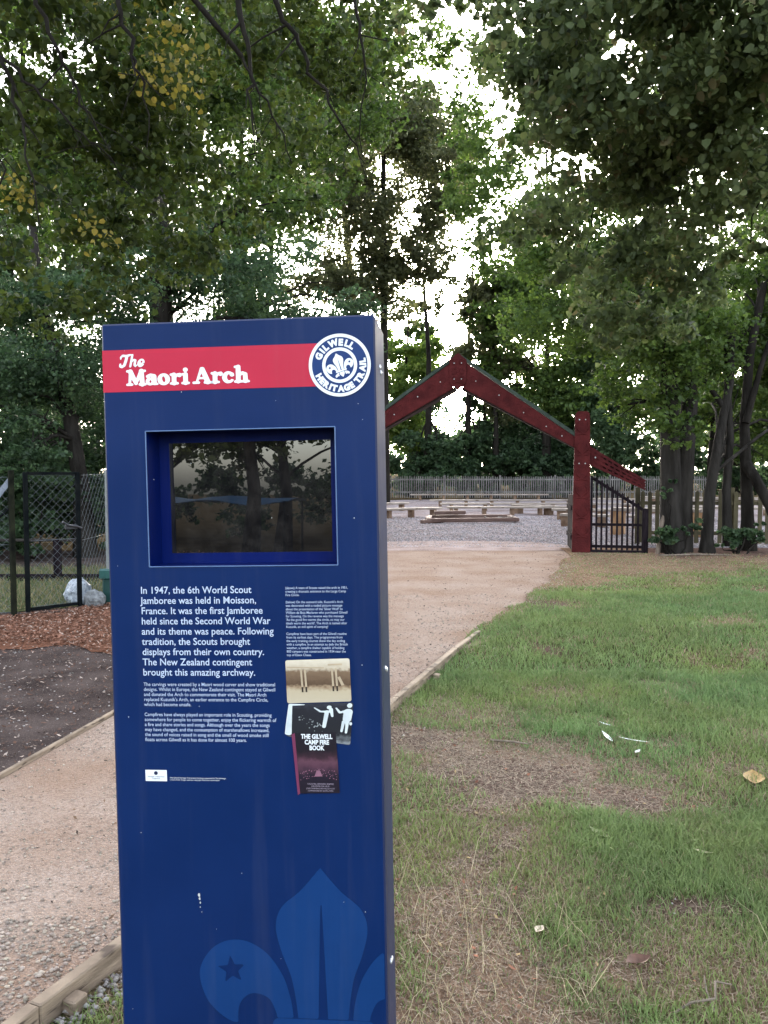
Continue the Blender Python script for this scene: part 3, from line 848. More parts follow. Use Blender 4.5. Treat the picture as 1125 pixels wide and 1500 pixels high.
def glyph_row(seq, x0, y0, s, slope, shear, h, vy=1.0):
    V2, F2 = [], []
    for fn, adv in seq:
        if fn is not None:
            v, f = march(lambda X, Y: fn(X, Y) - .012, -.3, 2.0, -.25, 1.75, h)
            b = len(V2)
            V2 += [(x0 + s * (x + shear * y), y0 + s * y * vy + slope * s * x) for x, y in v]
            F2 += [tuple(reversed([b + i for i in q])) for q in f]
        x0 += adv * s; y0 += adv * s * slope
    return V2, F2
seq = [(g_M, 1.66), (g_a, 1.02), (g_o, 1.06), (g_r, .98), (g_i, .68), (None, .26), (g_A, 1.56), (g_r, .96), (g_c, 1.0), (g_h, 1.2)]
tot = sum(a for _, a in seq)
s = (.3255 - .0545) / tot
v2, f2 = glyph_row(seq, .0545, -.1355, s, 0.0, 0.0, .055, .91)
# "The": slanted brush letters
def g_T(X, Y):
    return np.minimum.reduce([line_d(X, Y, [(.05, .98), (.02, 1.18), (.22, 1.34), (.6, 1.30), (1.0, 1.38), (1.22, 1.44)], [.08, .10, .13, .12, .12, .06]),
        line_d(X, Y, [(.74, 1.26), (.70, .7), (.62, .22), (.38, .04), (.14, .12), (.10, .34)], [.16, .17, .16, .13, .12, .10])])
def g_h2(X, Y):
    return np.minimum.reduce([seg_d(X, Y, (.22, .08), (.22, 1.38), .12), line_d(X, Y, [(.26, .55), (.50, .84), (.70, .74), (.70, .25), (.84, .08), (.98, .2)], [.07, .10, .13, .13, .09, .06])])
def g_e2(X, Y):
    D = np.maximum(ell_d(X, Y, (.46, .45), .42, .47), -ell_d(X, Y, (.50, .58), .13, .15))
    D = np.maximum(D, -poly_d(X, Y, [(.48, .36), (1.1, .30), (1.1, .46), (.48, .40)]))
    return np.minimum(D, seg_d(X, Y, (.1, .3), (.7, .44), .06))
seqT = [(g_T, 1.15), (g_h2, .98), (g_e2, .9)]
sT = .0185
v3, f3 = glyph_row(seqT, .0385, -.0950, sT, 0.0, .22, .055)
b = len(v2)
flat('title_lettering', v2 + v3, f2 + [tuple(b + i for i in q) for q in f3], .0016, M_WHITE)

# round badge
BC = (.5235, -.1053)
def ringmesh(c, r0, r1, n=96):
    vs, fs = [], []
    for i in range(n):
        a = 2 * math.pi * i / n
        vs += [(c[0] + r0 * math.cos(a), c[1] + r0 * math.sin(a)), (c[0] + r1 * math.cos(a), c[1] + r1 * math.sin(a))]
    for i in range(n):
        j = (i + 1) % n
        fs.append((2 * i, 2 * j, 2 * j + 1, 2 * i + 1))
    return vs, fs
badge = empty('badge', (0, 0, 0), None, None); badge.parent = sign
n = 96
flat('badge_disc', [(BC[0] + .064 * math.cos(2 * math.pi * i / n), BC[1] + .064 * math.sin(2 * math.pi * i / n)) for i in range(n)], [tuple(range(n - 1, -1, -1))], .0016, vinyl('badge_navy', (.012, .040, .155), spec=.22), badge)
v, f = ringmesh(BC, .0595, .0665); v_, f_ = ringmesh(BC, .0305, .0375)
flat('badge_rings', v + v_, [tuple(reversed(q)) for q in f] + [tuple(reversed([len(v) + i for i in q])) for q in f_], .0024, M_WHITE, badge)
def arc_text(body, c, r, amid, size, inward, step):
    V2, F2 = [], []
    ws = []
    for ch in body:
        vs_, fs_ = text_geo(ch, size, .0013) if ch != ' ' else ([], [])
        wd = (max(q[0] for q in vs_) - min(q[0] for q in vs_)) if vs_ else size * .22
        ws.append((vs_, fs_, wd * (.80 if ch == 'W' else .88 if ch == 'A' else .74 if ch == 'L' else 1)))
    tot_ = sum(q[2] for q in ws) + step * (len(ws) - 1)
    pos = -tot_ / 2
    for vs_, fs_, wd in ws:
        if vs_:
            mid = min(q[0] for q in vs_) + wd / 2
            a = amid - (pos + wd / 2) / r if not inward else amid + (pos + wd / 2) / r
            up = (math.cos(a), math.sin(a)) if not inward else (-math.cos(a), -math.sin(a))
            rt = (up[1], -up[0])
            bx, by = c[0] + r * math.cos(a), c[1] + r * math.sin(a)
            b = len(V2)
            V2 += [(bx + rt[0] * (x - mid) + up[0] * y, by + rt[1] * (x - mid) + up[1] * y) for x, y in vs_]
            F2 += [tuple(b + i for i in q) for q in fs_]
        pos += wd + step
    return V2, F2
a1 = arc_text('GILWELL', BC, .0420, math.radians(109), .0185, False, .0022)
a2 = arc_text('HERITAGE TRAIL', BC, .0555, math.radians(287), .0172, True, .0018)
flat('upper_wording', a1[0], a1[1], .0024, M_WHITE, badge)
flat('lower_wording', a2[0], a2[1], .0024, M_WHITE, badge)

# fleur-de-lis (axis x = 0), in the size of the large faded emblem at the foot of the sign
PET = smooth_poly([(0, 0, 1), (-.045, -.052), (-.088, -.090), (-.1017, -.135), (-.090, -.190), (-.070, -.245), (-.060, -.300), (-.056, -.337, 1), (.056, -.337, 1), (.060, -.300), (.070, -.245), (.090, -.190), (.1017, -.135), (.088, -.090), (.045, -.052)])
SLIT = [(-.0015, -.082), (.0015, -.082), (.0105, -.338), (-.0105, -.338)]
SIDE = smooth_poly([(-.066, -.337, 1), (-.072, -.295), (-.090, -.240), (-.130, -.188), (-.185, -.1655), (-.240, -.182), (-.2755, -.236), (-.262, -.300), (-.225, -.340), (-.194, -.353), (-.191, -.343, 1), (-.187, -.312), (-.168, -.290), (-.1455, -.286), (-.120, -.297), (-.106, -.325), (-.1035, -.339, 1)])
STAR = []
for i in range(10):
    a = math.radians(96 + 36 * i); r = .033 if i % 2 == 0 else .0135
    STAR.append((-.2025 + r * math.cos(a), -.234 + r * math.sin(a)))
TAILC = smooth_poly([(-.05, -.375, 1), (-.045, -.42), (0, -.48, 1), (.045, -.42), (.05, -.375, 1)])
TAILS = smooth_poly([(-.06, -.375, 1), (-.10, -.385), (-.145, -.42), (-.13, -.455), (-.10, -.44), (-.065, -.44, 1)])
def fleur(X, Y):
    mir = lambda P: [(-q[0], q[1]) for q in P]
    D = np.maximum(poly_d(X, Y, PET), -poly_d(X, Y, SLIT))
    for S_, T_, L_ in ((SIDE, STAR, TAILS), (mir(SIDE), mir(STAR), mir(TAILS))):
        D = np.minimum(D, np.maximum(poly_d(X, Y, S_), -poly_d(X, Y, T_)))
        D = np.minimum(D, poly_d(X, Y, L_))
    D = np.minimum(D, seg_d(X, Y, (-.10, -.353), (.10, -.353), .013))
    return np.minimum(D, poly_d(X, Y, TAILC))
v, f = march(fleur, -.29, .29, -.49, .01, .006)
# small one inside the badge
k = .0535 / .49; ca, sa = math.cos(math.radians(17)), math.sin(math.radians(17))
vb = [(BC[0] + k * (x * ca - (y + .24) * sa), BC[1] + k * (x * sa + (y + .24) * ca)) for x, y in v]
flat('badge_fleur', vb, [tuple(reversed(q)) for q in f], .0024, M_WHITE, badge)
# the large one, cut off at the right edge of the face
v, f = march(lambda X, Y: np.maximum(fleur(X, Y), X - (SW - .4572 - .006)), -.29, .29, -.49, .01, .0035)
flat('faded_fleur', [(x + .4572, y - 1.1946) for x, y in v], [tuple(reversed(q)) for q in f], .0008, M_LIGHTB)

# text blocks
def block(name, lines, u0, vtop_base, dv, width, ref, bold=.0, layer=.0008, m=M_WHITE, parent=None, size=None, align='L', slope=0.0):
    """lines set at baselines vtop_base - i*dv; 'ref' is the line whose printed width is known"""
    size = size or dv * .98
    vr, _ = text_geo(lines[ref], size, bold)
    sx = width / (max(q[0] for q in vr) - min(q[0] for q in vr))
    V2, F2 = [], []
    for i, t in enumerate(lines):
        if not t: continue
        vs_, fs_ = text_geo(t, size, bold)
        wd = max(q[0] for q in vs_) * sx
        ox = u0 if align == 'L' else u0 - wd / 2
        b = len(V2)
        V2 += [(ox + x * sx, vtop_base - i * dv + y + slope * x) for x, y in vs_]
        F2 += [tuple(b + j for j in q) for q in fs_]
    return flat(name, V2, F2, layer, m, parent)
block('main_text', ['In 1947, the 6th World Scout', 'Jamboree was held in Moisson,', 'France. It was the first Jamboree', 'held since the Second World War', 'and its theme was peace. Following', 'tradition, the Scouts brought', 'displays from their own country.', 'The New Zealand contingent', 'brought this amazing archway.'],
      .0714, -.5905, .02265, .295, 4, bold=.00022, size=.0218, m=M_PALE)
block('small_text', ['The carvings were created by a Maori wood carver and show traditional', 'designs. Whilst in Europe, the New Zealand contingent stayed at Gilwell', 'and donated the Arch to commemorate their visit. The Maori Arch', "replaced Kuzunik's Arch, an earlier entrance to the Campfire Circle,", 'which had become unsafe.', '',
      'Campfires have always played an important role in Scouting, providing', 'somewhere for people to come together, enjoy the flickering warmth of', 'a fire and share stories and songs. Although over the years the songs', 'may have changed, and the consumption of marshmallows increased,', 'the sound of voices raised in song and the smell of wood smoke still', 'floats across Gilwell as it has done for almost 100 years.'],
      .0722, -.7950, .01118, .2945, 1, size=.0110, bold=.00005, m=M_PALE)
block('caption_text', ['(above) A team of Scouts raised the arch in 1951,', 'creating a dramatic entrance to the Large Camp', 'Fire Circle.', '', "(below) On the outward side, Kuzunik's Arch", 'was decorated with a coded picture message', "about the presentation of the 'Silver Wolf' to", 'William de Bois Maclaren who purchased Gilwell', 'for Scouting. On the reverse was the message', "'As the good fire warms the circle, so may our", "ideals warm the world'. The Arch is named after", "Kuzunik, an evil spirit of camping!", '',
      'Campfires have been part of the Gilwell routine', 'from its earliest days. The programmes from', 'the early training courses show the day ending', 'with a campfire. In an attempt to defy the British', 'weather, a campfire shelter capable of holding', '800 campers was constructed in 1934 near the', 'top of Essex Chase.'],
      .3945, -.5828, .00768, .1345, 7, size=.0076, bold=.00003, m=M_PALE)
# small white logo plate and the tiny lines beside it
flat('logo_plate', [(.0702, -.9825), (.1190, -.9825), (.1193, -1.0075), (.0705, -1.0075)], [(0, 3, 2, 1)], .0008, M_WHITE)
M_INK = vinyl('dark_ink', (.012, .02, .06))
lv, lf = [(.0945 + .0043 * math.cos(i * .5236), -.9893 + .0043 * math.sin(i * .5236)) for i in range(12)], [tuple(range(11, -1, -1))]
lg = flat('logo_dot', lv, lf, .0016, M_INK)
block('logo_lines', ['Heritage Lottery Fund', 'supported'], .0945, -.9985, .0042, .037, 0, size=.0042, m=M_INK, layer=.0016, align='C')
block('credit_text', ['The Gilwell Heritage Trail project has been supported by The Heritage', 'Lottery Fund. Images and text copyright The Scout Association'], .1257, -1.0010, .0044, .1262, 0, size=.0042)

# printed pictures
def printmat(name, stops, scale=14, grad=True, dist=.5):
    def b(m, n, l, p):
        tc = n.new('ShaderNodeTexCoord'); sp = n.new('ShaderNodeSeparateXYZ'); l.new(tc.outputs['Generated'], sp.inputs[0])
        nz = n.new('ShaderNodeTexNoise'); nz.inputs['Scale'].default_value = scale; nz.inputs['Detail'].default_value = 6; l.new(tc.outputs['Generated'], nz.inputs['Vector'])
        mu = n.new('ShaderNodeMath'); mu.operation = 'MULTIPLY_ADD'; mu.inputs[1].default_value = dist; mu.inputs[2].default_value = -dist * .5
        l.new(nz.outputs['Fac'], mu.inputs[0])
        ad = n.new('ShaderNodeMath'); ad.operation = 'ADD'; l.new(sp.outputs['Z'], ad.inputs[0]); l.new(mu.outputs[0], ad.inputs[1])
        cr = n.new('ShaderNodeValToRGB'); el = cr.color_ramp.elements
        el[0].position = stops[0][0]; el[0].color = (*stops[0][1], 1); el[1].position = stops[-1][0]; el[1].color = (*stops[-1][1], 1)
        for q, c in stops[1:-1]:
            e = el.new(q); e.color = (*c, 1)
        l.new(ad.outputs[0], cr.inputs[0]); l.new(cr.outputs[0], p.inputs['Base Color'])
        p.inputs['Roughness'].default_value = .4
    return mat(name, b)
def rquad(p):     # quad with slightly rounded corners
    out = []
    for i in range(4):
        a, b_, c = np.array(p[i - 1]), np.array(p[i]), np.array(p[(i + 1) % 4])
        da = (a - b_) / np.linalg.norm(a - b_) * .004; dc = (c - b_) / np.linalg.norm(c - b_) * .004
        out += [tuple(b_ + da), tuple(b_ + da * .3 + dc * .3), tuple(b_ + dc)]
    return out
def lerpq(p, s_, t_):   # s right 0..1, t down 0..1
    a, b_, c, d = [np.array(q) for q in p]
    return tuple((a * (1 - s_) + b_ * s_) * (1 - t_) + (d * (1 - s_) + c * s_) * t_)
q1 = [(.3909, -.7378), (.5314, -.7333), (.5339, -.8269), (.3932, -.832)]
ph = flat('sepia_photo', rquad(q1), [tuple(range(11, -1, -1))], .0016, printmat('sepia_print', [(0, (.52, .45, .33)), (.28, (.50, .42, .29)), (.36, (.34, .24, .15)), (.42, (.10, .06, .035)), (.70, (.20, .13, .08)), (.78, (.55, .47, .35)), (1, (.70, .64, .52))], dist=.22), label='printed sepia photo of a log gateway in a field')
mb2v, mb2f = [], []
def bar(q, s0, t0, s1, t1, w_):
    a = np.array(lerpq(q, s0, t0)); b_ = np.array(lerpq(q, s1, t1)); d = b_ - a; d /= np.linalg.norm(d); nrm = np.array([-d[1], d[0]]) * w_ / 2
    k_ = len(mb2v); mb2v.extend([tuple(a - nrm), tuple(b_ - nrm), tuple(b_ + nrm), tuple(a + nrm)]); mb2f.append((k_, k_ + 1, k_ + 2, k_ + 3))
for s_ in (.24, .30, .72, .78):
    bar(q1, s_, .22, s_ + .01, .63, .0042)
bar(q1, .02, .16, .60, .20, .0022); bar(q1, .66, .13, .88, .13, .004); bar(q1, .82, .42, .88, .62, .006)
flat('gateway_poles', mb2v, mb2f, .0024, plain('print_pale_sepia', (.48, .38, .26)), ph)
mb2v, mb2f = [], []
for s_ in (.25, .31, .73, .79):
    mb2v, mb2f = [], []; bar(q1, s_, .63, s_, .75, .0036)
    flat('pole_foot', mb2v, mb2f, .0024, plain('print_dark_sepia', (.03, .02, .015)), ph)
q2 = [(.3975, -.8335), (.5383, -.8293), (.529, -.9224), (.3885, -.9041)]
ph2 = flat('campfire_photo', rquad(q2), [tuple(range(11, -1, -1))], .0012, printmat('blackwhite_print', [(0, (.22, .24, .26)), (.12, (.10, .11, .12)), (.25, (.012, .014, .02)), (.8, (.012, .014, .022)), (1, (.03, .034, .05))], dist=.5), label='printed black and white photo of two campfire leaders')
def figs(X, Y):
    return np.minimum.reduce([line_d(X, Y, [(.40, .12), (.50, .22), (.62, .22)], [.012, .02, .025]), line_d(X, Y, [(.63, .10), (.63, .12)], .036), line_d(X, Y, [(.60, .22), (.575, .62)], [.035, .028]), line_d(X, Y, [(.66, .16), (.69, .34)], [.03, .018]),
        line_d(X, Y, [(.74, .13), (.80, .24), (.90, .20)], [.014, .022, .03]), ell_d(X, Y, (.945, .07), .04, .055), line_d(X, Y, [(.93, .22), (.92, .40)], [.07, .065]), line_d(X, Y, [(.87, .46), (.85, .70)], [.026, .018]), line_d(X, Y, [(.93, .46), (.92, .72)], [.026, .018]),
        ell_d(X, Y, (.985, .50), .02, .04), line_d(X, Y, [(.02, .03), (.03, .9)], [.03, .055]), line_d(X, Y, [(.02, .02), (.24, .03)], [.03, .01])])
v, f = march(figs, -.02, 1.02, -.02, 1.0, .016)
flat('campfire_figures', [lerpq(q2, x, y) for x, y in v], f, .0020, plain('print_white', (.62, .68, .70)), ph2)
rq = random.Random(9)
dots = MB()
cv_, cf_ = [], []
for i in range(34):
    s_, t_ = .14 + rq.random() * .42, 0; t_ = .42 + (s_ - .14) * .75 + rq.uniform(-.14, .12)
    c = lerpq(q2, s_, t_); r = rq.uniform(.0007, .0019)
    k_ = len(cv_); cv_ += [(c[0] + r * math.cos(j * 1.257), c[1] + r * math.sin(j * 1.257)) for j in range(5)]; cf_.append(tuple(k_ + j for j in (4, 3, 2, 1, 0)))
flat('campfire_crowd', cv_, cf_, .0020, plain('print_grey', (.30, .33, .34)), ph2)
q3 = [(.4085, -.897), (.4982, -.8942), (.5044, -1.0276), (.4175, -1.0300)]
bk = flat('book_cover', q3, [(0, 3, 2, 1)], .0024, printmat('book_print', [(0, (.008, .005, .014)), (.30, (.010, .006, .018)), (.42, (.07, .028, .05)), (.52, (.11, .045, .07)), (.60, (.035, .014, .025)), (.70, (.008, .005, .012)), (1, (.008, .006, .014))], dist=.2, scale=9), label='printed cover of a dark campfire song book')
flat('book_spine', [(.4012, -.9000), (.4083, -.897), (.4173, -1.0300), (.4120, -1.0335)], [(0, 3, 2, 1)], .0024, vinyl('spine_maroon', (.17, .035, .085)), bk)
block('book_title', ['THE GILWELL', 'CAMP FIRE', 'BOOK'], .4565, -.9085, .0125, .069, 0, bold=.0006, size=.0138, layer=.0032, parent=bk, align='C', m=M_WHITE)
block('book_lines', ['COLLECTED, ARRANGED, ADAPTED', 'AND EDITED FOR USE BY', 'JOHN THURMAN & REX HAZLEWOOD', 'COMMISSIONED BY GILWELL PARK'], .4625, -1.0095, .0050, .062, 2, size=.0044, layer=.0032, parent=bk, align='C', m=plain('print_lilac', (.36, .30, .38)))
cv_, cf_ = [], []
for i in range(70):
    s_ = rq.random(); t_ = .58 + .14 * rq.random() + .12 * abs(s_ - .5)
    c = lerpq(q3, .04 + .92 * s_, t_); r = rq.uniform(.0006, .0014)
    k_ = len(cv_); cv_ += [(c[0] + r * math.cos(j * 1.257), c[1] + r * math.sin(j * 1.257)) for j in range(5)]; cf_.append(tuple(k_ + j for j in (4, 3, 2, 1, 0)))
flat('book_campfire', cv_ + [lerpq(q3, .46, .62), lerpq(q3, .54, .62), lerpq(q3, .60, .72), lerpq(q3, .40, .72)], cf_ + [(len(cv_), len(cv_) + 3, len(cv_) + 2, len(cv_) + 1)], .0032, plain('print_fire_pink', (.28, .13, .19)), bk)

# ------------------------------------------------------------------ the carved arch
AP = np.array([3.70, 15.05, 0.0])                        # centre of the right post
AYAW = math.radians(-12)
At = np.array([math.cos(AYAW), math.sin(AYAW), 0]); An = np.array([math.sin(AYAW), -math.cos(AYAW), 0])   # along, towards viewer
HS = 2.32
AC = AP - At * HS                                        # mid point under the apex
UP = np.array([0, 0, 1.])
def carved(name, c1, c2):
    def b(m, n, l, p):
        tc = n.new('ShaderNodeTexCoord')
        wv = n.new('ShaderNodeTexVoronoi'); wv.inputs['Scale'].default_value = 9; wv.feature = 'SMOOTH_F1'; l.new(tc.outputs['Object'], wv.inputs['Vector'])
        w2 = n.new('ShaderNodeMath'); w2.operation = 'MULTIPLY'; w2.inputs[1].default_value = 34; l.new(wv.outputs['Distance'], w2.inputs[0])
        sn_ = n.new('ShaderNodeMath'); sn_.operation = 'SINE'; l.new(w2.outputs[0], sn_.inputs[0])
        nz = n.new('ShaderNodeTexNoise'); nz.inputs['Scale'].default_value = 6; nz.inputs['Detail'].default_value = 8; l.new(tc.outputs['Object'], nz.inputs['Vector'])
        cr = n.new('ShaderNodeValToRGB'); cr.color_ramp.elements[0].position = .3; cr.color_ramp.elements[1].position = .7
        cr.color_ramp.elements[0].color = (*c1, 1); cr.color_ramp.elements[1].color = (*c2, 1)
        l.new(nz.outputs['Fac'], cr.inputs[0]); l.new(cr.outputs[0], p.inputs['Base Color'])
        p.inputs['Roughness'].default_value = .8; p.inputs['Specular IOR Level'].default_value = .08
        bp = n.new('ShaderNodeBump'); bp.inputs['Strength'].default_value = .2; bp.inputs['Distance'].default_value = .010
        l.new(sn_.outputs[0], bp.inputs['Height']); l.new(bp.outputs[0], p.inputs['Normal'])
    return mat(name, b)
M_ARED = carved('carved_red_paint', (.045, .0085, .0092), (.084, .0150, .0155))
M_AREDP = noisy('red_paint', (.040, .0078, .0088), (.072, .0128, .0138), scale=5, rough=.8, bump=.3, bscale=24, bdist=.006, spec=.08)
M_AGREEN = noisy('dark_green_felt', (.018, .030, .022), (.040, .058, .045), scale=8, bump=.4)
M_ABLACK = noisy('black_stained_wood', (.008, .006, .008), (.020, .015, .018), scale=9, bump=.4, stretch=(4, 4, 1), spec=.05, rough=1.0)
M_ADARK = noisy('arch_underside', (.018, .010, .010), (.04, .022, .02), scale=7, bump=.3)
M_SHELL = plain('paua_shell', (.40, .42, .42), rough=.2, spec=.8)
arch = empty('maori_arch', tuple(AC), 'large carved red wooden gateway with pointed gable boards and dark green capping', 'arch')
def apt(s_, z, n_=0.0):
    return AC + At * s_ + UP * z + An * n_
SL = .696
APEX_Z, CAP = 3.80, .085
def post(sg):
    mb = MB()
    c = sg * HS
    prof = []
    zs = [-.1, .05, 1.2, 2.4, 2.55, 2.62, 2.655]
    hw = [.168, .168, .152, .135, .135, .120, .085]
    outline = [(c + a, z) for a, z in zip(hw, zs)] + [(c - a, z) for a, z in reversed(list(zip(hw, zs)))]
    mb.prism(outline, AC, At, UP, An, -.12, .12)
    # carved relief: brow ridges, mouth and limb scrolls
    r_ = mb
    for z0 in (2.36, 1.98, 1.52, 1.18, .80, .45):
        for sg2 in (-1, 1):
            pts = [apt(c + sg2 * (.02 + .085 * math.sin(t * 2.6)), z0 - .10 + .2 * t, .118) for t in np.linspace(0, 1, 7)]
            r_.tube(pts, [.012, .018, .02, .02, .018, .016, .01], n=6)
        r_.tube([apt(c - .10, z0 - .14, .118), apt(c, z0 - .115, .124), apt(c + .10, z0 - .14, .118)], .013, n=6)
    p_ = mb.build('post', M_ARED, arch)
    for z in (2.50, 1.69):
        for d in (-.055, .055):
            MB().blob(apt(c + d, z, .122), .014, n=8).build('shell_eye', M_SHELL, p_)
    return p_
post(1); post(-1)
def barge(sg):
    """sloping carved board from apex to post, wider near the apex, with green capping and dark soffit"""
    s0, s1 = .10, HS - .13
    tz = lambda s_: APEX_Z - .005 - SL * s_
    zt = [tz(s0) - CAP, tz(s1) - CAP]
    zb = [3.11 + .02, 1.985]
    poly = [(sg * s0, zt[0]), (sg * s0, zb[0]), (sg * s1, zb[1]), (sg * s1, zt[1])]
    if sg < 0: poly = poly[::-1]
    mb = MB(); mb.prism(poly, AC, At, UP, An, .02, .085)
    r_ = mb
    # scroll relief along the board
    for s_ in np.arange(.28, 2.1, .21):
        zc = (np.interp(s_, [s0, s1], zt) + np.interp(s_, [s0, s1], zb)) / 2
        pts = [apt(sg * (s_ + .06 * math.cos(t) * (1 - t / 9)), zc + .085 * math.sin(t) * (1 - t / 9), .086) for t in np.linspace(0, 5.2, 10)]
        r_.tube(pts, .004, n=5)
    b_ = mb.build('gable_board', M_ARED, arch)
    for s_ in (.34, .78, 1.24, 1.66, 1.95):
        zc = (np.interp(s_, [s0, s1], zt) + np.interp(s_, [s0, s1], zb)) / 2
        MB().blob(apt(sg * s_, zc - (.03 if s_ > 1 else -.02), .087), .013, n=8).build('shell_eye', M_SHELL, b_)
    # capping (roof strip) standing proud and running back
    pc = [(sg * .0, APEX_Z - CAP + .02), (sg * (HS - .13), tz(HS - .13) - CAP + .004), (sg * (HS - .13), tz(HS - .13)), (sg * .0, APEX_Z)]
    if sg < 0: pc = pc[::-1]
    mb = MB(); mb.prism(pc, AC, At, UP, An, -.30, .105)
    mb.build('capping', M_AGREEN, arch)
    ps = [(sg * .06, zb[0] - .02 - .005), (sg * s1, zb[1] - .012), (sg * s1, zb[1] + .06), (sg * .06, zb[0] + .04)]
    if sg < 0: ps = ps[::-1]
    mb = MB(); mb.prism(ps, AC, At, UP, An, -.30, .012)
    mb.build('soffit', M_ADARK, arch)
    # end board with slots beyond the post
    o = MB()
    e0, e1 = HS + .12, HS + 1.13
    t0, t1, b0, b1 = 2.07, 1.40, 1.67, 1.20
    # four long slats joined by short bridges leave rows of open slots
    for i in range(4):
        f0, f1 = i / 4 + .0, i / 4 + .15
        P_ = [(sg * e0, b0 + (t0 - b0) * f0), (sg * e1, b1 + (t1 - b1) * f0), (sg * (e1 + .015), b1 + (t1 - b1) * f1), (sg * e0, b0 + (t0 - b0) * f1)]
        if sg < 0: P_ = P_[::-1]
        o.prism(P_, AC, At, UP, An, -.01, .06)
    for i in range(3):
        for k_ in range(10):
            s_ = (k_ + .5 * (i % 2) * .6) / 9.6
            if s_ > .99: continue
            wds = .04 if k_ else .26
            f0, f1 = i / 4 + .145, i / 4 + .255
            sa_, sb_ = s_, min(1, s_ + wds)
            X = lambda q: e0 + (e1 - e0) * q
            Z = lambda q, f: (b0 + (b1 - b0) * q) + ((t0 - b0) + ((t1 - b1) - (t0 - b0)) * q) * f
            P_ = [(sg * X(sa_), Z(sa_, f0)), (sg * X(sb_), Z(sb_, f0)), (sg * X(sb_), Z(sb_, f1)), (sg * X(sa_), Z(sa_, f1))]
            if sg < 0: P_ = P_[::-1]
            o.prism(P_, AC, At, UP, An, -.006, .056)
    o.build('slotted_end', M_AREDP, arch)
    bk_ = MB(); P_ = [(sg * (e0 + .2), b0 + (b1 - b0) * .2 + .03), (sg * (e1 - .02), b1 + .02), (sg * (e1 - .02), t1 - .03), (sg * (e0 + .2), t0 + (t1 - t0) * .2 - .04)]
    bk_.prism(P_ if sg > 0 else P_[::-1], AC, At, UP, An, -.05, -.02); bk_.build('slot_shade_plate', M_ADARK, arch)  # dark plate added behind the open slots to make them read as shaded
    e = MB(); e.blob(apt(sg * (e0 + .12), 1.80, .062), .017, n=8); e.build('shell_eye', M_SHELL, arch)
barge(1); barge(-1)
# apex figure plate
mb = MB()
mb.prism([(-.165, 3.66), (-.155, 3.25), (-.10, 3.17), (-.04, 3.15), (.0, 3.09), (.04, 3.15), (.10, 3.17), (.155, 3.25), (.165, 3.66), (0, 3.80)], AC, At, UP, An, .01, .125)
r_ = mb
for z0 in (3.63, 3.45, 3.30):
    for sg2 in (-1, 1):
        r_.tube([apt(sg2 * (.07 + .05 * math.cos(t)), z0 + .05 * math.sin(t), .124) for t in np.linspace(0, 5.4, 10)], .012, n=5)
r_.tube([apt(-.09, 3.22, .126), apt(0, 3.25, .13), apt(.09, 3.22, .126)], .015, n=5)
ap_ = mb.build('apex_figure', M_ARED, arch)
for z in (3.60, 3.30):
    for d in (-.07, .07): MB().blob(apt(d, z, .128), .012, n=8).build('shell_eye', M_SHELL, ap_)

# black side fences under the slotted boards
def side_fence(sg, label):
    root = empty('picket_side_fence', tuple(AC + At * sg * (HS + .18)), label, 'fence')
    e0, e1 = HS + .20, HS + 1.10
    zt = lambda s_: 1.44 + (.86 - 1.44) * (s_ - e0) / (e1 - e0)
    o = MB()
    n = 9
    for i in range(n):
        s_ = e0 + .03 + (e1 - e0 - .06) * (i + .5) / n
        zz = zt(s_) + .03
        poly = [(sg * s_ - .018, .08), (sg * s_ + .018, .08), (sg * s_ + .018, zz), (sg * s_, zz + .03), (sg * s_ - .018, zz)]
        o.prism(poly, AC, At, UP, An, -.03, .0)
    o.build('pickets', M_ABLACK, root)
    r_ = MB()
    for z in (.55, .14):
        r_.box(apt(sg * (e0 + e1) / 2, z, -.052), ((e1 - e0) / 2, .02, .025), X=At)
    a, b_ = apt(sg * e0, zt(e0) - .02, -.052), apt(sg * e1, zt(e1) - .02, -.052)
    r_.box((a + b_) / 2, (np.linalg.norm(b_ - a) / 2, .02, .028), X=b_ - a)
    r_.box(apt(sg * (e0 + e1) / 2, .03, -.03), ((e1 - e0) / 2, .05, .045), X=At)
    r_.build('rail', M_ABLACK, root)
    MB().box(apt(sg * (e1 + .05), .40, -.02), (.055, .055, .46), X=At, cham=.012).build('end_post', M_ABLACK, root)
    MB().box(apt(sg * (e0 - .015), .72, -.02), (.02, .035, .74), X=At).build('side_post', M_ABLACK, root)
side_fence(1, 'black picket fence panel with sloping top beside the red arch post')
# opened black gate leaf seen nearly edge on
root = empty('gate_leaf', (3.60, 15.25, 0), 'dark open gate leaf standing edge on behind the red arch post', 'gate')
a = np.array([3.60, 15.25, 0]); b_ = np.array([3.765, 16.35, 0]); d = (b_ - a) / np.linalg.norm(b_ - a); nn = np.array([-d[1], d[0], 0])
L = np.linalg.norm(b_ - a)
MB().prism([(0, .04), (L, .04), (L, .96), (L - .06, 1.04), (L - .16, 1.09), (0, 1.09)], a, d, UP, nn, -.02, .02).build('leaf_board', M_ABLACK, root)
mb = MB()
for z in (.3, .85): mb.box(a + d * L / 2 + UP * z + nn * .034, (L / 2 - .03, .013, .04), X=d)
mb.build('ledge', M_ABLACK, root)

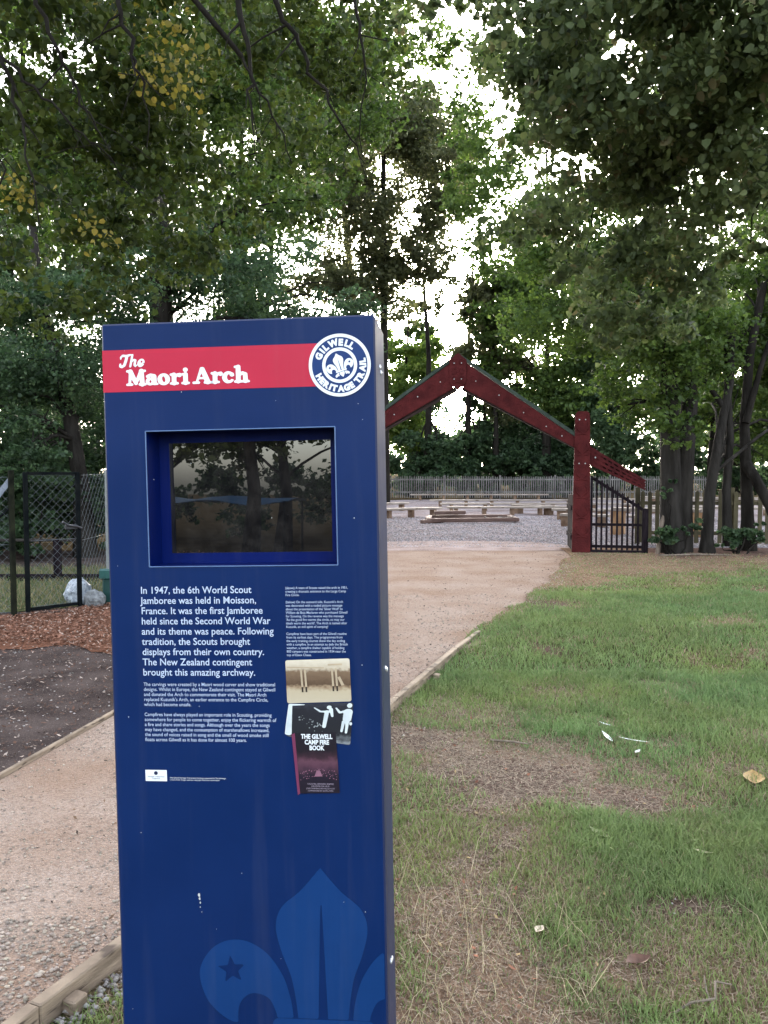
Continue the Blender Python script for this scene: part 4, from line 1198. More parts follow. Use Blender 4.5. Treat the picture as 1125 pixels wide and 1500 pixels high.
# ------------------------------------------------------------------ campfire circle: fence, benches, fire
M_GREYWOOD = noisy('weathered_grey_wood', (.09, .082, .08), (.20, .185, .18), scale=4, bump=.4, stretch=(1, 1, .3), c3=(.13, .115, .10), s3=7)
M_BENCH = noisy('bench_wood', (.21, .17, .145), (.37, .315, .275), scale=5, bump=.4, stretch=(.4, 1, 1), c3=(.15, .11, .085), s3=9)
M_LEG = noisy('bench_leg_wood', (.12, .07, .045), (.24, .16, .11), scale=6, bump=.4)
def picket_fence(name, A, B, label, h, pitch, pw, m, post_every=2.0, seed=1, gap=0, base=0.0, rails=(.3, .85), tone=None, ph=None):
    A, B = np.array([*A, base]), np.array([*B, base]); d = B - A; L = np.linalg.norm(d); d /= L; nn = np.array([d[1], -d[0], 0])
    root = empty(name, tuple(A), label, 'fence')
    rq = random.Random(seed)
    o = MB(); s_ = pitch * .5
    while s_ < L:
        hh = h + rq.uniform(-.035, .035); k_ = rq.uniform(-.012, .012)
        if rq.random() > gap:
            o.prism([(s_ - pw / 2, .05), (s_ + pw / 2, .05), (s_ + pw / 2 + k_, hh - .04), (s_ + k_, hh), (s_ - pw / 2 + k_, hh - .04)], A, d, UP, nn, .022, .040)
        s_ += pitch * rq.uniform(.93, 1.07)
    o.build('picket_panel', m, root)
    for z in rails:
        MB().box(A + d * L / 2 + UP * z * h, (L / 2, .02, .038), X=d).build('rail', m, root)
    s_ = 0
    while s_ <= L + .01:
        MB().box(A + d * s_ + UP * (h * .52 if ph is None else ph / 2) - nn * .055, (.05, .03, h * .52 if ph is None else ph / 2), X=d, cham=.01).build('fence_post', m, root)
        s_ += post_every
    return root
picket_fence('picket_fence', (-9, 44.6), (18.5, 45.2), 'long weathered grey picket fence closing the far side of the campfire circle', 1.27, .125, .052, M_GREYWOOD, 3.1, 4, .02)
M_FENCER = noisy('mossy_brown_wood', (.04, .034, .018), (.10, .085, .045), scale=5, bump=.4, stretch=(1, 1, .3))
picket_fence('picket_fence', (5.35, 16.9), (12.5, 16.0), 'mossy brown picket fence running behind the right hand tree trunks', 1.16, .155, .085, M_FENCER, 1.9, 8, .03, rails=(.22, .76), base=.0)

def bench(a, b_, h, depth, th, nleg, label, lw=.06, legm=None, seatm=None, log=False):
    a = np.array([*a, 0.]); b_ = np.array([*b_, 0.]); d = b_ - a; L = np.linalg.norm(d); d /= L; nn = np.array([-d[1], d[0], 0])
    root = empty('bench', tuple((a + b_) / 2), label, 'bench', 'plank benches around the campfire')
    MB().box((a + b_) / 2 + UP * (h - th / 2), (L / 2, depth / 2, th / 2), X=d, cham=.008).build('seat', seatm or M_BENCH, root)
    for i in range(nleg):
        s_ = L * (.07 + .86 * i / (nleg - 1))
        MB().box(a + d * s_ + UP * ((h - th) / 2 - .02), (lw, depth * .40, (h - th) / 2 + .02), X=d, cham=.006).build('leg', legm or M_LEG, root)
    return root
bench((1.4, 42.5), (8.7, 42.6), .34, .34, .07, 6, 'rearmost long plank bench at the foot of the grey fence')
bench((2.0, 35.2), (8.6, 35.4), .30, .34, .06, 6, 'long plank bench in the row before the rearmost')
bench((2.2, 31.4), (8.4, 31.6), .30, .34, .06, 5, 'long plank bench in the middle row behind the fire logs')
bench((2.2, 28.1), (6.8, 28.3), .31, .36, .065, 5, 'plank bench directly behind the stacked fire logs')
bench((-1.6, 25.4), (1.9, 27.2), .33, .36, .07, 5, 'plank bench slanting away at the left of the fire logs', lw=.05)
bench((-2.2, 29.6), (.9, 31.4), .33, .36, .07, 4, 'short plank bench behind the left slanting bench', lw=.05)
bench((6.9, 27.4), (4.75, 29.4), .33, .4, .07, 3, 'short bench on stump legs at the right of the fire logs', lw=.11)
bench((5.35, 25.6), (9.6, 24.6), .36, .42, .07, 4, 'thick plank bench on stump legs passing behind the red post', lw=.14)
bench((5.0, 22.6), (7.0, 21.6), .36, .42, .07, 3, 'near bench on stump legs just left of the red post', lw=.13)
bench((7.6, 30.2), (11.5, 28.6), .36, .40, .07, 4, 'plank bench seen above the black picket panel', lw=.1)
bench((8.5, 35.6), (14, 34.0), .36, .40, .07, 4, 'far right plank bench below the grey fence', lw=.1)
bench((5.6, 19.7), (7.5, 18.9), .66, .50, .08, 2, 'heavy plank table on a timber block behind the black pickets', lw=.16, legm=noisy('orange_block', (.26, .14, .07), (.40, .24, .13), scale=5, bump=.3))
bench((8.6, 25.8), (14.2, 23.2), .45, .42, .08, 4, 'pale plank bench behind the mossy fence', lw=.12)
bench((9.4, 29.6), (15.5, 27.0), .62, .42, .08, 4, 'higher pale plank bench further behind the mossy fence', lw=.12)
# the fire: low square crib of burnt timbers
fire = empty('fire_logs', (2.7, 24.6, 0), 'low square crib of split timbers round the fire pit', 'fire pit')
M_LOG = noisy('red_brown_log', (.085, .048, .04), (.18, .115, .098), scale=5, bump=.5, stretch=(.4, 1, 1))
mb = MB(); rq = random.Random(2)
for (x0, y0, x1, y1, z) in ((1.25, 23.7, 3.95, 23.9, .09), (1.45, 25.6, 4.1, 25.7, .09), (1.3, 23.8, 1.45, 25.6, .10), (3.95, 23.9, 4.0, 25.6, .10), (1.6, 25.5, 2.6, 25.6, .22), (1.1, 23.55, 1.75, 23.9, .06)):
    a, b_ = np.array([x0, y0, z]), np.array([x1, y1, z + rq.uniform(-.02, .02)])
    mb.box((a + b_) / 2, (np.linalg.norm(b_ - a) / 2, .085, .058), X=b_ - a, cham=.02)
mb.build('crib_logs', M_LOG, fire)
mb = MB()
for k_ in range(14):
    a = np.array([1.7 + rq.random() * 2.0, 24.1 + rq.random() * 1.2, .03 + .02 * k_ / 3]); d = np.array([rq.uniform(-.5, .5), rq.uniform(-.3, .3), rq.uniform(-.03, .05)])
    mb.tube([a, a + d], [.035, .025], n=6)
mb.build('charred_sticks', noisy('charcoal', (.02, .017, .016), (.09, .075, .07), scale=8, bump=.4), fire)

# ------------------------------------------------------------------ chain link gate and fence on the left
M_POST = noisy('dark_green_post', (.004, .0055, .007), (.010, .012, .012), scale=7, rough=.95, bump=.15, spec=.04)
M_POSTM = noisy('mossy_post', (.006, .007, .006), (.022, .024, .015), scale=9, rough=.95, bump=.3, spec=.04)
M_WIRE = plain('galvanised_wire', (.11, .13, .15), rough=.4, metal=.3)
def chain(A, B, z0, z1, pitch=.062, r=.0013):
    A, B = np.array([*A, 0.]), np.array([*B, 0.]); d = B - A; L = np.linalg.norm(d); d /= L; nn = np.array([d[1], -d[0], 0])
    mb = MB(); H = z1 - z0
    st_ = pitch * 1.414
    k_ = -H
    while k_ < L:
        for sg in (0, 1):
            s0, s1_ = k_, k_ + H
            a0, a1_ = max(s0, 0), min(s1_, L)
            if a1_ - a0 > .01:
                q0, q1_ = (a0 - s0) / H, (a1_ - s0) / H
                if sg == 0: za, zb_ = z0 + H * q0, z0 + H * q1_
                else: za, zb_ = z1 - H * q0, z1 - H * q1_
                off = nn * (.0015 if sg else -.0015)
                mb.tube([A + d * a0 + UP * za + off, A + d * a1_ + UP * zb_ + off], r, n=4, cap=False)
        k_ += st_
    for z in (z0 + .01, (z0 + z1) / 2, z1 - .015):
        mb.tube([A + UP * z + nn * .003, B + UP * z + nn * .003], .002, n=4, cap=False)
    return mb
G0, G1 = (-3.82, 8.56), (-3.42, 8.97)
gate = empty('chain_link_gate', (G0[0], G0[1], 0), 'narrow dark green chain link gate with a metal latch', 'gate')
chain((G0[0] + .03, G0[1] + .03), (G1[0] - .02, G1[1] - .02), .08, 1.52).build('mesh', M_WIRE, gate)
gb = MB()
a, b_ = np.array([*G0, 0]), np.array([*G1, 0]); d = (b_ - a) / np.linalg.norm(b_ - a)
for q in (a, b_):
    gb.box(q + UP * .79, (.022, .022, .75), X=d, cham=.005)
for z in (1.525, .065):
    gb.box((a + b_) / 2 + UP * z, (np.linalg.norm(b_ - a) / 2 - .03, .016, .016), X=d)
gb.build('gate_frame', M_POST, gate)
lb = MB()
lb.box(b_ - d * .08 + UP * .93, (.07, .022, .028), X=d, cham=.008)
lb.tube([b_ - d * .16 + UP * .99 + np.array([0, -.04, 0]), b_ - d * .09 + UP * .95 + np.array([0, -.05, 0]), b_ + d * .01 + UP * .935 + np.array([0, -.06, 0]), b_ + d * .06 + UP * .91 + np.array([0, -.05, 0])], .012, n=6)
lb.build('latch', plain('latch_metal', (.05, .052, .06), rough=.35, metal=.6), gate)
fl = empty('chain_link_fence', (-3.94, 8.44, 0), 'chain link fence left of the gate with diagonal pale brace', 'fence')
chain((-3.95, 8.43), (-7.6, 7.0), .05, 1.50).build('mesh', M_WIRE, fl)
MB().box((-3.92, 8.45, .77), (.025, .025, .79), X=d, cham=.006).build('fence_post', M_POSTM, fl)
MB().box((-6.0, 7.62, .77), (.032, .032, .79), cham=.006).build('fence_post', M_POSTM, fl)
mb = MB(); mb.box((-4.12, 8.42, 1.20), (.34, .012, .028), X=(.26, .12, .40)); mb.build('brace', plain('pale_brace', (.22, .25, .31), rough=.4), fl)
mb = MB(); mb.tube([(-3.95, 8.47, 1.16), (-4.5, 8.3, .62)], .016, n=6); mb.build('brace', M_POST, fl)
fr = empty('chain_link_fence', (-3.40, 9.0, 0), 'chain link fence running away from the gate behind the sign', 'fence')
chain((-3.40, 9.02), (-3.52, 12.6), .03, 1.52, pitch=.085).build('mesh', M_WIRE, fr)
for y in (9.98, 12.6):
    MB().box((-3.44 - .03 * (y - 9.98), y, .78), (.022, .022, .78), cham=.005).build('fence_post', plain('grey_concrete_post', (.22, .23, .23)), fr)
# low dark hurdle inside the enclosure
hd = empty('low_barrier', (-4.8, 11.2, 0), 'low black timber barrier behind the chain link gate', 'barrier')
MB().box((-5.9, 11.25, .05), (2.4, .05, .05), cham=.01).build('ground_rail', M_ABLACK, hd)
MB().box((-4.57, 11.2, .34), (.045, .045, .26), cham=.008).build('upright', M_ABLACK, hd)
MB().box((-5.0, 11.2, .585), (.75, .03, .018), cham=.005).build('top_rail', noisy('weathered_rail', (.02, .019, .018), (.045, .04, .037), scale=6, spec=.05, rough=1.0), hd)
# green bin and crumpled bags
def crumple(name, c, r, sq, seed, m, label):
    rs = np.random.RandomState(seed)
    mb = MB(); mb.blob((0, 0, 0), 1, n=22)
    V_ = np.array(mb.v)
    nz = np.zeros(len(V_))
    for f_ in (2.2, 4.5, 9):
        D_ = rs.randn(5, 3)
        for dd in D_:
            nz += np.abs(np.sin(V_ @ dd * f_ + rs.rand() * 6)) / f_ * .30
    V_ = V_ * (1 + nz - .18)[:, None] * r * np.array(sq)
    V_[:, 2] = np.maximum(V_[:, 2], -r * sq[2] * .8)
    mb.v = [tuple(q + np.array(c)) for q in V_]
    mb.s = [False] * len(mb.f)
    o = mb.build(name, m)
    return tag(o, label, 'bag', 'crumpled bags by the gate')
M_BAG = noisy('pale_plastic', (.22, .25, .29), (.44, .48, .54), scale=22, rough=.3, bump=.6, bscale=40, bdist=.02, spec=.6, c3=(.16, .18, .22), s3=26)
M_BAG2 = noisy('grey_plastic', (.12, .13, .14), (.27, .28, .29), scale=24, rough=.35, bump=.6, bscale=40, bdist=.02, c3=(.12, .13, .14), s3=26)
crumple('plastic_bag', (-3.57, 9.34, .11), .118, (.85, .75, 1.0), 4, M_BAG, 'crumpled whitish plastic bag behind the gate latch post')
crumple('plastic_bag', (-3.32, 9.16, .075), .088, (.85, .6, .95), 9, M_BAG2, 'grey crumpled plastic bag between the gate post and green bin')
bn = empty('storage_bin', (-2.95, 9.35, 0), 'dark green plastic bin with sloping lid half hidden by the sign', 'bin')
M_BIN = plain('bin_green', (.010, .045, .042), rough=.4)
MB().box((-2.93, 9.46, .155), (.34, .20, .155), cham=.02).build('bin_body', M_BIN, bn)
MB().prism([(-.23, .31), (.23, .31), (.23, .37), (-.20, .42), (-.23, .40)], (-2.93, 9.46, 0), (0, 1, 0), UP, (1, 0, 0), -.36, .36).build('bin_lid', plain('lid_green', (.022, .085, .078), rough=.35), bn)

# ------------------------------------------------------------------ single pieces of litter on the lawn
def leafobj(name, x, y, L, W, az, c, label, curl=.3, group=None, lift=.022):
    vs, fs = [], []
    n = 9
    for i in range(n):
        t = i / (n - 1); w_ = W * math.sin(math.pi * min(1, max(.02, t)) ** .85) * .5 + .0008
        z = lift + curl * L * (t - .5) ** 2
        for sg in (-1, 0, 1):
            px_, py_ = (t - .5) * L, sg * w_
            vs.append((px_ * math.cos(az) - py_ * math.sin(az), px_ * math.sin(az) + py_ * math.cos(az), z + abs(sg) * w_ * curl * 1.2))
    for i in range(n - 1):
        for k_ in (0, 1):
            a = i * 3 + k_; fs.append((a, a + 3, a + 4, a + 1))
    mb = MB(); mb.add(vs, fs, True)
    o = mb.build(name, plain('leaf_' + label.replace(' ', '_')[:30], c, rough=.6, var=.25, scale=60))
    o.location = (x, y, float(lawn_z(np.array([x]), np.array([y]))[0]))
    return tag(o, label, 'leaf' if 'leaf' in name else 'litter', group)
leafobj('fallen_leaf', .92, 3.37, .12, .035, 2.0, (.36, .38, .20), 'long pale green fallen leaf on the lawn')
leafobj('fallen_leaf', 1.30, 3.20, .08, .018, -.5, (.50, .44, .27), 'thin curled straw coloured leaf in the grass', .6)
leafobj('fallen_leaf', .81, 2.48, .095, .05, .4, (.11, .05, .032), 'curled dark brown fallen leaf in the green grass', .55, lift=.022)
leafobj('fallen_leaf', 1.86, 3.97, .20, .10, 1.2, (.30, .18, .05), 'large yellow ochre fallen leaf at the right edge', .35, lift=.018)
leafobj('fallen_leaf', .53, 2.66, .05, .03, .9, (.58, .47, .36), 'small pale pinkish leaf on dry turf', .5)
leafobj('paper_scrap', 1.305, 4.63, .19, .026, 1.62, (.78, .80, .80), 'short broad white paper strip on the lawn', .05, lift=.03)
leafobj('paper_scrap', 1.44, 4.56, .17, .014, -.55, (.70, .72, .70), 'long narrow white paper strip lying on the lawn', .1, lift=.028)
leafobj('paper_scrap', 1.40, 4.36, .07, .022, .9, (.62, .64, .60), 'small torn white paper scrap nearest the camera', .3, lift=.028)
leafobj('paper_scrap', 1.36, 4.86, .09, .018, -.9, (.68, .70, .68), 'white paper scrap furthest out on the lawn', .3, lift=.028)
def twig(x, y, pts, r, label, c=(.20, .16, .12)):
    mb = MB(); z = float(lawn_z(np.array([x]), np.array([y]))[0])
    mb.tube([(x + a, y + b_, z + .015 + h) for a, b_, h in pts], [r] * (len(pts) - 1) + [r * .5], n=6)
    return tag(mb.build('twig', noisy('twig_bark', (.10, .08, .06), (.24, .19, .15), scale=20)), label, 'twig')
twig(.90, 2.28, [(-.06, -.03, 0), (.0, 0, .012), (.08, .02, .01), (.10, .07, .03), (.15, .07, .02)], .004, 'crooked grey twig in the bottom right grass')
twig(.98, 2.36, [(-.02, -.10, 0), (-.01, -.02, .01), (.01, .05, .012)], .003, 'short pale twig near the crooked grey twig')
twig(.72, 4.55, [(-.1, .06, 0), (.02, .0, .01), (.12, -.03, .005)], .006, 'dark short twig on the worn patch')
twig(5.6, 14.3, [(-.7, -.05, 0), (.0, .05, .01), (.6, .0, .0)], .018, 'long pale stick lying under the right hand trees')
twig(-2.6, 4.6, [(-.16, -.08, .03), (.0, .02, .035), (.14, .1, .03)], .006, 'thin brown twig on the dark soil')

# ------------------------------------------------------------------ trees
def leaves_geo(P, size, rs, droop=.0, hex_=False, flat=.6):
    n = len(P)
    nrm = rs.randn(n, 3) * np.array([1, 1, 1]) * (1 - flat) + np.array([0, 0, 1]) * flat * (rs.rand(n, 1) + .3)
    nrm /= np.linalg.norm(nrm, axis=1)[:, None]
    a = rs.randn(n, 3); a[:, 2] -= droop * 2
    a -= nrm * (a * nrm).sum(1)[:, None]; a /= np.linalg.norm(a, axis=1)[:, None] + 1e-9
    b = np.cross(nrm, a)
    s = (size * (.65 + .7 * rs.rand(n)))[:, None]
    if hex_:
        tip = P + a * s * .55; base = P - a * s * .45
        l1 = P - a * s * .22 + b * s * .40 + nrm * s * .10; l2 = P + a * s * .18 + b * s * .33 + nrm * s * .08
        r1 = P - a * s * .22 - b * s * .40 + nrm * s * .10; r2 = P + a * s * .18 - b * s * .33 + nrm * s * .08
        V = np.stack([base, tip, l1, l2, r1, r2], 1).reshape(-1, 3)
        k = (np.arange(n) * 6)[:, None]
        F_ = np.concatenate([k + np.array([0, 1, 3, 2]), k + np.array([0, 4, 5, 1])], 0)
        return V, F_, 6
    V = np.stack([P - a * s * .5, P + b * s * .36 - a * s * .05 + nrm * s * .1, P + a * s * .5, P - b * s * .36 - a * s * .05 + nrm * s * .1], 1).reshape(-1, 3)
    return V, np.arange(4 * n).reshape(-1, 4), 4

def crown_points(clumps, n, rs, twig=.22, per=16):
    """leaf positions: clumps hold twigs, twigs hold leaves"""
    C_ = np.array([c[0] for c in clumps]); R_ = np.array([c[1] for c in clumps])
    W_ = np.array([c[2] if len(c) > 2 else 1.0 for c in clumps]) * R_ ** 2
    nt_ = max(1, n // per)
    ci = rs.choice(len(clumps), nt_, p=W_ / W_.sum())
    u = rs.randn(nt_, 3); u /= np.linalg.norm(u, axis=1)[:, None]
    tw = C_[ci] + u * (R_[ci] * rs.rand(nt_) ** .45)[:, None] * np.array([1, 1, .72])
    ti = rs.randint(0, nt_, n)
    P = tw[ti] + rs.randn(n, 3) * (R_[ci][ti] * twig)[:, None] * np.array([1, 1, .6])
    tint = np.clip(.5 + .22 * rs.randn(nt_)[ti] * .8 + .16 * rs.randn(n), 0, 1)
    return P, tint

def crown(name, root, clumps, n, size, m, seed, droop=.2, hex_=False, flat=.55, twig=.17, per=18, tshift=0.0):
    n = int(n * 1.25)
    rs = np.random.RandomState(seed)
    P, tint = crown_points(clumps, n, rs, twig, per)
    P = P[P[:, 2] > .15] if True else P
    tint = tint[:len(P)]
    off = np.array(wloc(root))
    V, F_, k = leaves_geo(P - off, np.full(len(P), size), rs, droop, hex_, flat)
    return link(name, np_mesh(name, V, F_, {'tint': np.repeat(np.clip(tint + tshift, 0, 1), k)}), m, root)

def limb(a, b, r0, r1, rs, n=6, sag=.1):
    a, b = np.array(a, float), np.array(b, float); L = np.linalg.norm(b - a)
    pts, rad = [], []
    w1, w2 = rs.randn(3) * L * .05, rs.randn(3) * L * .04
    for i in range(n):
        t = i / (n - 1)
        p = a + (b - a) * t + w1 * math.sin(math.pi * t) + w2 * math.sin(2 * math.pi * t) + np.array([0, 0, L * sag * math.sin(math.pi * t)])
        pts.append(p); rad.append(r0 + (r1 - r0) * t)
    return pts, rad

def tree(name, label, trunk, r0, r1, clumps, n, size, m, seed, bark=None, limbs=10, group=None, droop=.2, hex_=False, extra=(), flat=.55, twig=.17, per=18, tshift=0.0, lr=.35, lstart=.35):
    """trunk: polyline of world points from the ground up"""
    rs = np.random.RandomState(seed + 100)
    trunk = [np.array(q, float) for q in trunk]
    root = empty(name, tuple(trunk[0]), label, 'tree', group)
    mb = MB()
    m_ = len(trunk)
    rad = [r0 + (r1 - r0) * (i / (m_ - 1)) ** .8 for i in range(m_)]
    rad[0] *= 1.35
    mb.tube(trunk, rad, n=10)
    acc = np.array([q for q in trunk])
    zt = acc[:, 2]
    idx_ = rs.permutation(len(clumps))[:limbs]
    for i in idx_:
        c = np.array(clumps[i][0])
        zz = np.clip(c[2] - (.35 + .3 * rs.rand()) * np.hypot(*(c[:2] - acc[0, :2])), zt[0] + lstart * (zt[-1] - zt[0]), zt[-1])
        p0 = np.array([np.interp(zz, zt, acc[:, j]) for j in range(3)])
        rr0 = np.interp(zz, zt, rad) * lr
        pts, rd = limb(p0, c, max(rr0, .015), .006 + rr0 * .15, rs)
        mb.tube(pts, rd, n=6)
        for q in range(3):
            a_ = pts[rs.randint(2, 5)]
            pts2, rd2 = limb(a_, c + rs.randn(3) * clumps[i][1] * .7, rr0 * .35 + .004, .004, rs, n=5)
            mb.tube(pts2, rd2, n=5)
    for pts, rd in extra:
        mb.tube(pts, rd, n=7)
    mb.build('trunk', bark or M_BARK, root)
    if n:
        crown('crown', root, clumps, n, size, m, seed, droop, hex_, flat, twig, per, tshift)
    return root

def blobs(spec, rs, per=1.0, cr=.45):
    """(px, py, dist, radius[, weight]) crown lobes split into smaller clumps"""
    out = []
    for s_ in spec:
        c = wp(*s_[:3]); r = s_[3]; w_ = s_[4] if len(s_) > 4 else 1.0
        k_ = max(2, int(7 * per))
        for i in range(k_):
            u = rs.randn(3); u /= np.linalg.norm(u)
            q = c + u * r * (rs.rand() ** .5) * np.array([1, .9, .8])
            out.append((q, r * cr * (.7 + .6 * rs.rand()), w_))
    return out

LIME = leafmat('lime_leaf', [(0, (.014, .026, .009)), (.45, (.042, .062, .015)), (.85, (.070, .092, .022)), (1, (.095, .115, .032))], trans=.38)
HORN = leafmat('dark_broad_leaf', [(0, (.046, .062, .034)), (.5, (.088, .118, .048)), (.85, (.125, .150, .062)), (1, (.14, .125, .065))], trans=.48)
YEW = leafmat('deep_green_leaf', [(0, (.018, .034, .017)), (.5, (.042, .076, .035)), (1, (.08, .125, .055))], trans=.36)
MIDG = leafmat('mid_green_leaf', [(0, (.024, .044, .014)), (.5, (.064, .106, .025)), (1, (.115, .165, .042))], trans=.42)
LITG = leafmat('lit_green_leaf', [(0, (.045, .080, .018)), (.5, (.095, .150, .034)), (1, (.18, .22, .055))], trans=.5)  # green raised to stand in for sun and backlight on the leaves
GLOWG = leafmat('sunglow_green_leaf', [(0, (.030, .036, .017)), (.5, (.066, .076, .034)), (1, (.12, .125, .055))], trans=.42)  # bronze cast of the sun's glow mixed into the green leaf colour
YELL = leafmat('yellow_leaf', [(0, (.09, .10, .025)), (.5, (.20, .17, .04)), (1, (.34, .27, .07))], trans=.45)
RSK = np.random.RandomState(21)

# near lime whose branches hang into the top left
RSJ = np.random.RandomState(99)
def drop(pts, r0, r1=.003, k=.78):
    P = [wp(q[0], q[1], q[2] * k) for q in pts]
    out = []
    for a, b in zip(P[:-1], P[1:]):
        L_ = np.linalg.norm(b - a)
        for t in np.arange(0, 1, .25):
            out.append(a + (b - a) * t + (RSJ.randn(3) * min(.022, L_ * .05) if out else 0))
    out.append(P[-1])
    return (out, list(np.linspace(r0 * 1.25, r1, len(out))))
nl = blobs([(40, 40, 6.6, .95), (160, 70, 7, 1.0), (290, 50, 7.6, .95), (410, 40, 8.2, .9), (500, 40, 8.8, .8), (70, 190, 7, .85), (190, 230, 7.6, .95), (320, 190, 8.2, .9, .8), (440, 170, 8.8, .85, .8),
            (30, 330, 7.6, .8), (120, 380, 8, .75), (240, 330, 8.4, .8), (20, 450, 8.6, .5, .8), (350, 310, 9, .6, .6), (530, 130, 9.2, .55, .7), (470, 290, 9.4, .5, .5), (100, -80, 6, .9), (300, -80, 7, .9)], RSK, 1.2)
ext = [drop([(20, -230, 6.5), (75, 30, 6.6), (100, 95, 6.7), (125, 150, 6.8), (150, 200, 6.9), (170, 232, 7)], .014),
       drop([(180, -230, 7), (187, 20, 7), (205, 95, 7), (217, 135, 7), (222, 230, 7.1)], .017),
       drop([(345, -230, 7.4), (356, 40, 7.4), (368, 100, 7.4), (374, 150, 7.4), (377, 235, 7.4)], .022),
       drop([(385, -230, 7.8), (405, 20, 7.8), (435, 70, 7.8), (465, 125, 7.8), (510, 205, 7.9), (535, 250, 8)], .020),
       drop([(360, 100, 7.4), (385, 150, 7.4), (415, 205, 7.5), (430, 250, 7.5)], .009),
       drop([(505, -230, 8.2), (525, 40, 8.2), (533, 110, 8.2), (532, 240, 8.3)], .015),
       drop([(-60, -150, 6.5), (5, 60, 6.6), (22, 115, 6.6), (45, 190, 6.7), (52, 240, 6.7), (68, 340, 6.8)], .016),
       drop([(15, 100, 6.6), (60, 140, 6.6), (110, 190, 6.7), (150, 225, 6.8), (210, 290, 7)], .009),
       drop([(-10, 150, 6.8), (10, 260, 6.8), (2, 350, 6.8)], .008)]
for e_ in list(ext):
    P_ = e_[0]
    for q in range(5):
        i_ = RSJ.randint(len(P_) // 3, len(P_) - 1)
        d_ = np.array([RSJ.randn() * .16, RSJ.randn() * .1, -.10 - .22 * RSJ.rand()])
        ext.append(([P_[i_], P_[i_] + d_ * .5 + RSJ.randn(3) * .02, P_[i_] + d_ + RSJ.randn(3) * .03], [e_[1][i_] * .55, e_[1][i_] * .4, .002]))
sup = np.array([-5.4, 4.3, 8.2])
for e_ in list(ext)[:6]:
    ext.append(limb(sup + RSK.randn(3) * .3, e_[0][0], .05, .018, RSK, 7, .2))
tree('lime_tree', 'near lime tree with drooping leafy branches hanging over the top left', [(-6.2, 3.0, -.1), (-6.1, 3.1, 1.5), (-5.9, 3.5, 4), (-5.6, 4.0, 6.2), (-5.3, 4.4, 9)], .32, .16, nl, 19000, .064, LIME, 5, bark=M_BARKD, limbs=0, droop=.6, hex_=True, extra=ext, flat=.45, twig=.14, per=11, lr=.16)
rs = np.random.RandomState(8)
yl = [(wp(*q[:3]), q[3]) for q in ((243, 120, 6.5, .16), (236, 140, 6.5, .14), (262, 150, 6.6, .13), (22, 275, 6.6, .12), (12, 292, 6.7, .10), (40, 298, 6.7, .09), (146, 352, 7.0, .12), (138, 330, 7.0, .10), (250, 60, 6.7, .16), (160, 20, 6.4, .14), (290, 100, 6.8, .12))]
crown('yellowing_leaves', bpy.data.objects['lime_tree'], yl, 300, .05, YELL, 9, .6, True, .3, .8, 4)
# near dark tree at top right
nr = blobs([(780, 30, 5.8, .55), (880, 40, 5.6, .8), (985, 40, 5.3, .85), (1085, 40, 5.0, .8), (840, 140, 6.2, .65, .8), (940, 150, 6, .85), (1050, 150, 5.6, .75), (1120, 150, 5.4, .5), (890, 250, 6.6, .7), (985, 270, 6.3, .8), (1085, 290, 6, .6),
            (920, 370, 7, .6), (1000, 370, 6.8, .55), (1110, 350, 6.3, .35, .6), (870, 450, 7.4, .55), (940, 480, 7.6, .5), (700, 20, 6.2, .4, .6), (630, 15, 6.8, .35, .5), (800, 330, 7.2, .5, .6), (900, -90, 5.2, .9), (1080, -90, 4.8, .9)], RSK, 1.2)
ext = [drop([(1020, -230, 5.0), (1000, -80, 5.2), (960, 60, 5.6), (900, 180, 6.2), (870, 290, 6.8), (850, 400, 7.2)], .016, k=1.04), drop([(1150, -200, 5.0), (1120, 20, 5.2), (1060, 130, 5.6), (1000, 260, 6.2), (965, 380, 6.8), (940, 470, 7.4)], .018, k=1.04),
       drop([(960, -230, 5.2), (900, -60, 5.4), (800, 20, 5.9), (735, 45, 6.2), (690, 20, 6.4)], .010, k=1.04), drop([(1200, -200, 5.0), (1125, 200, 5.4), (1100, 300, 5.9), (1085, 390, 6.2)], .01, k=1.04)]
sup = np.array([4.5, 4.3, 7.4])
for e_ in list(ext):
    ext.append(limb(sup + RSK.randn(3) * .2, e_[0][0], .05, .018, RSK, 7, .1))
tree('broadleaf_tree', 'near dark tree filling the top right corner with large leaves', [(5.4, 3.4, -.1), (5.3, 3.5, 1.6), (5.0, 3.8, 3.6), (4.6, 4.2, 5.6), (4.3, 4.6, 8)], .28, .14, nr, 32000, .054, HORN, 6, bark=M_BARKD, limbs=0, droop=.6, hex_=True, extra=ext, flat=.4, twig=.14, per=11, lr=.16)

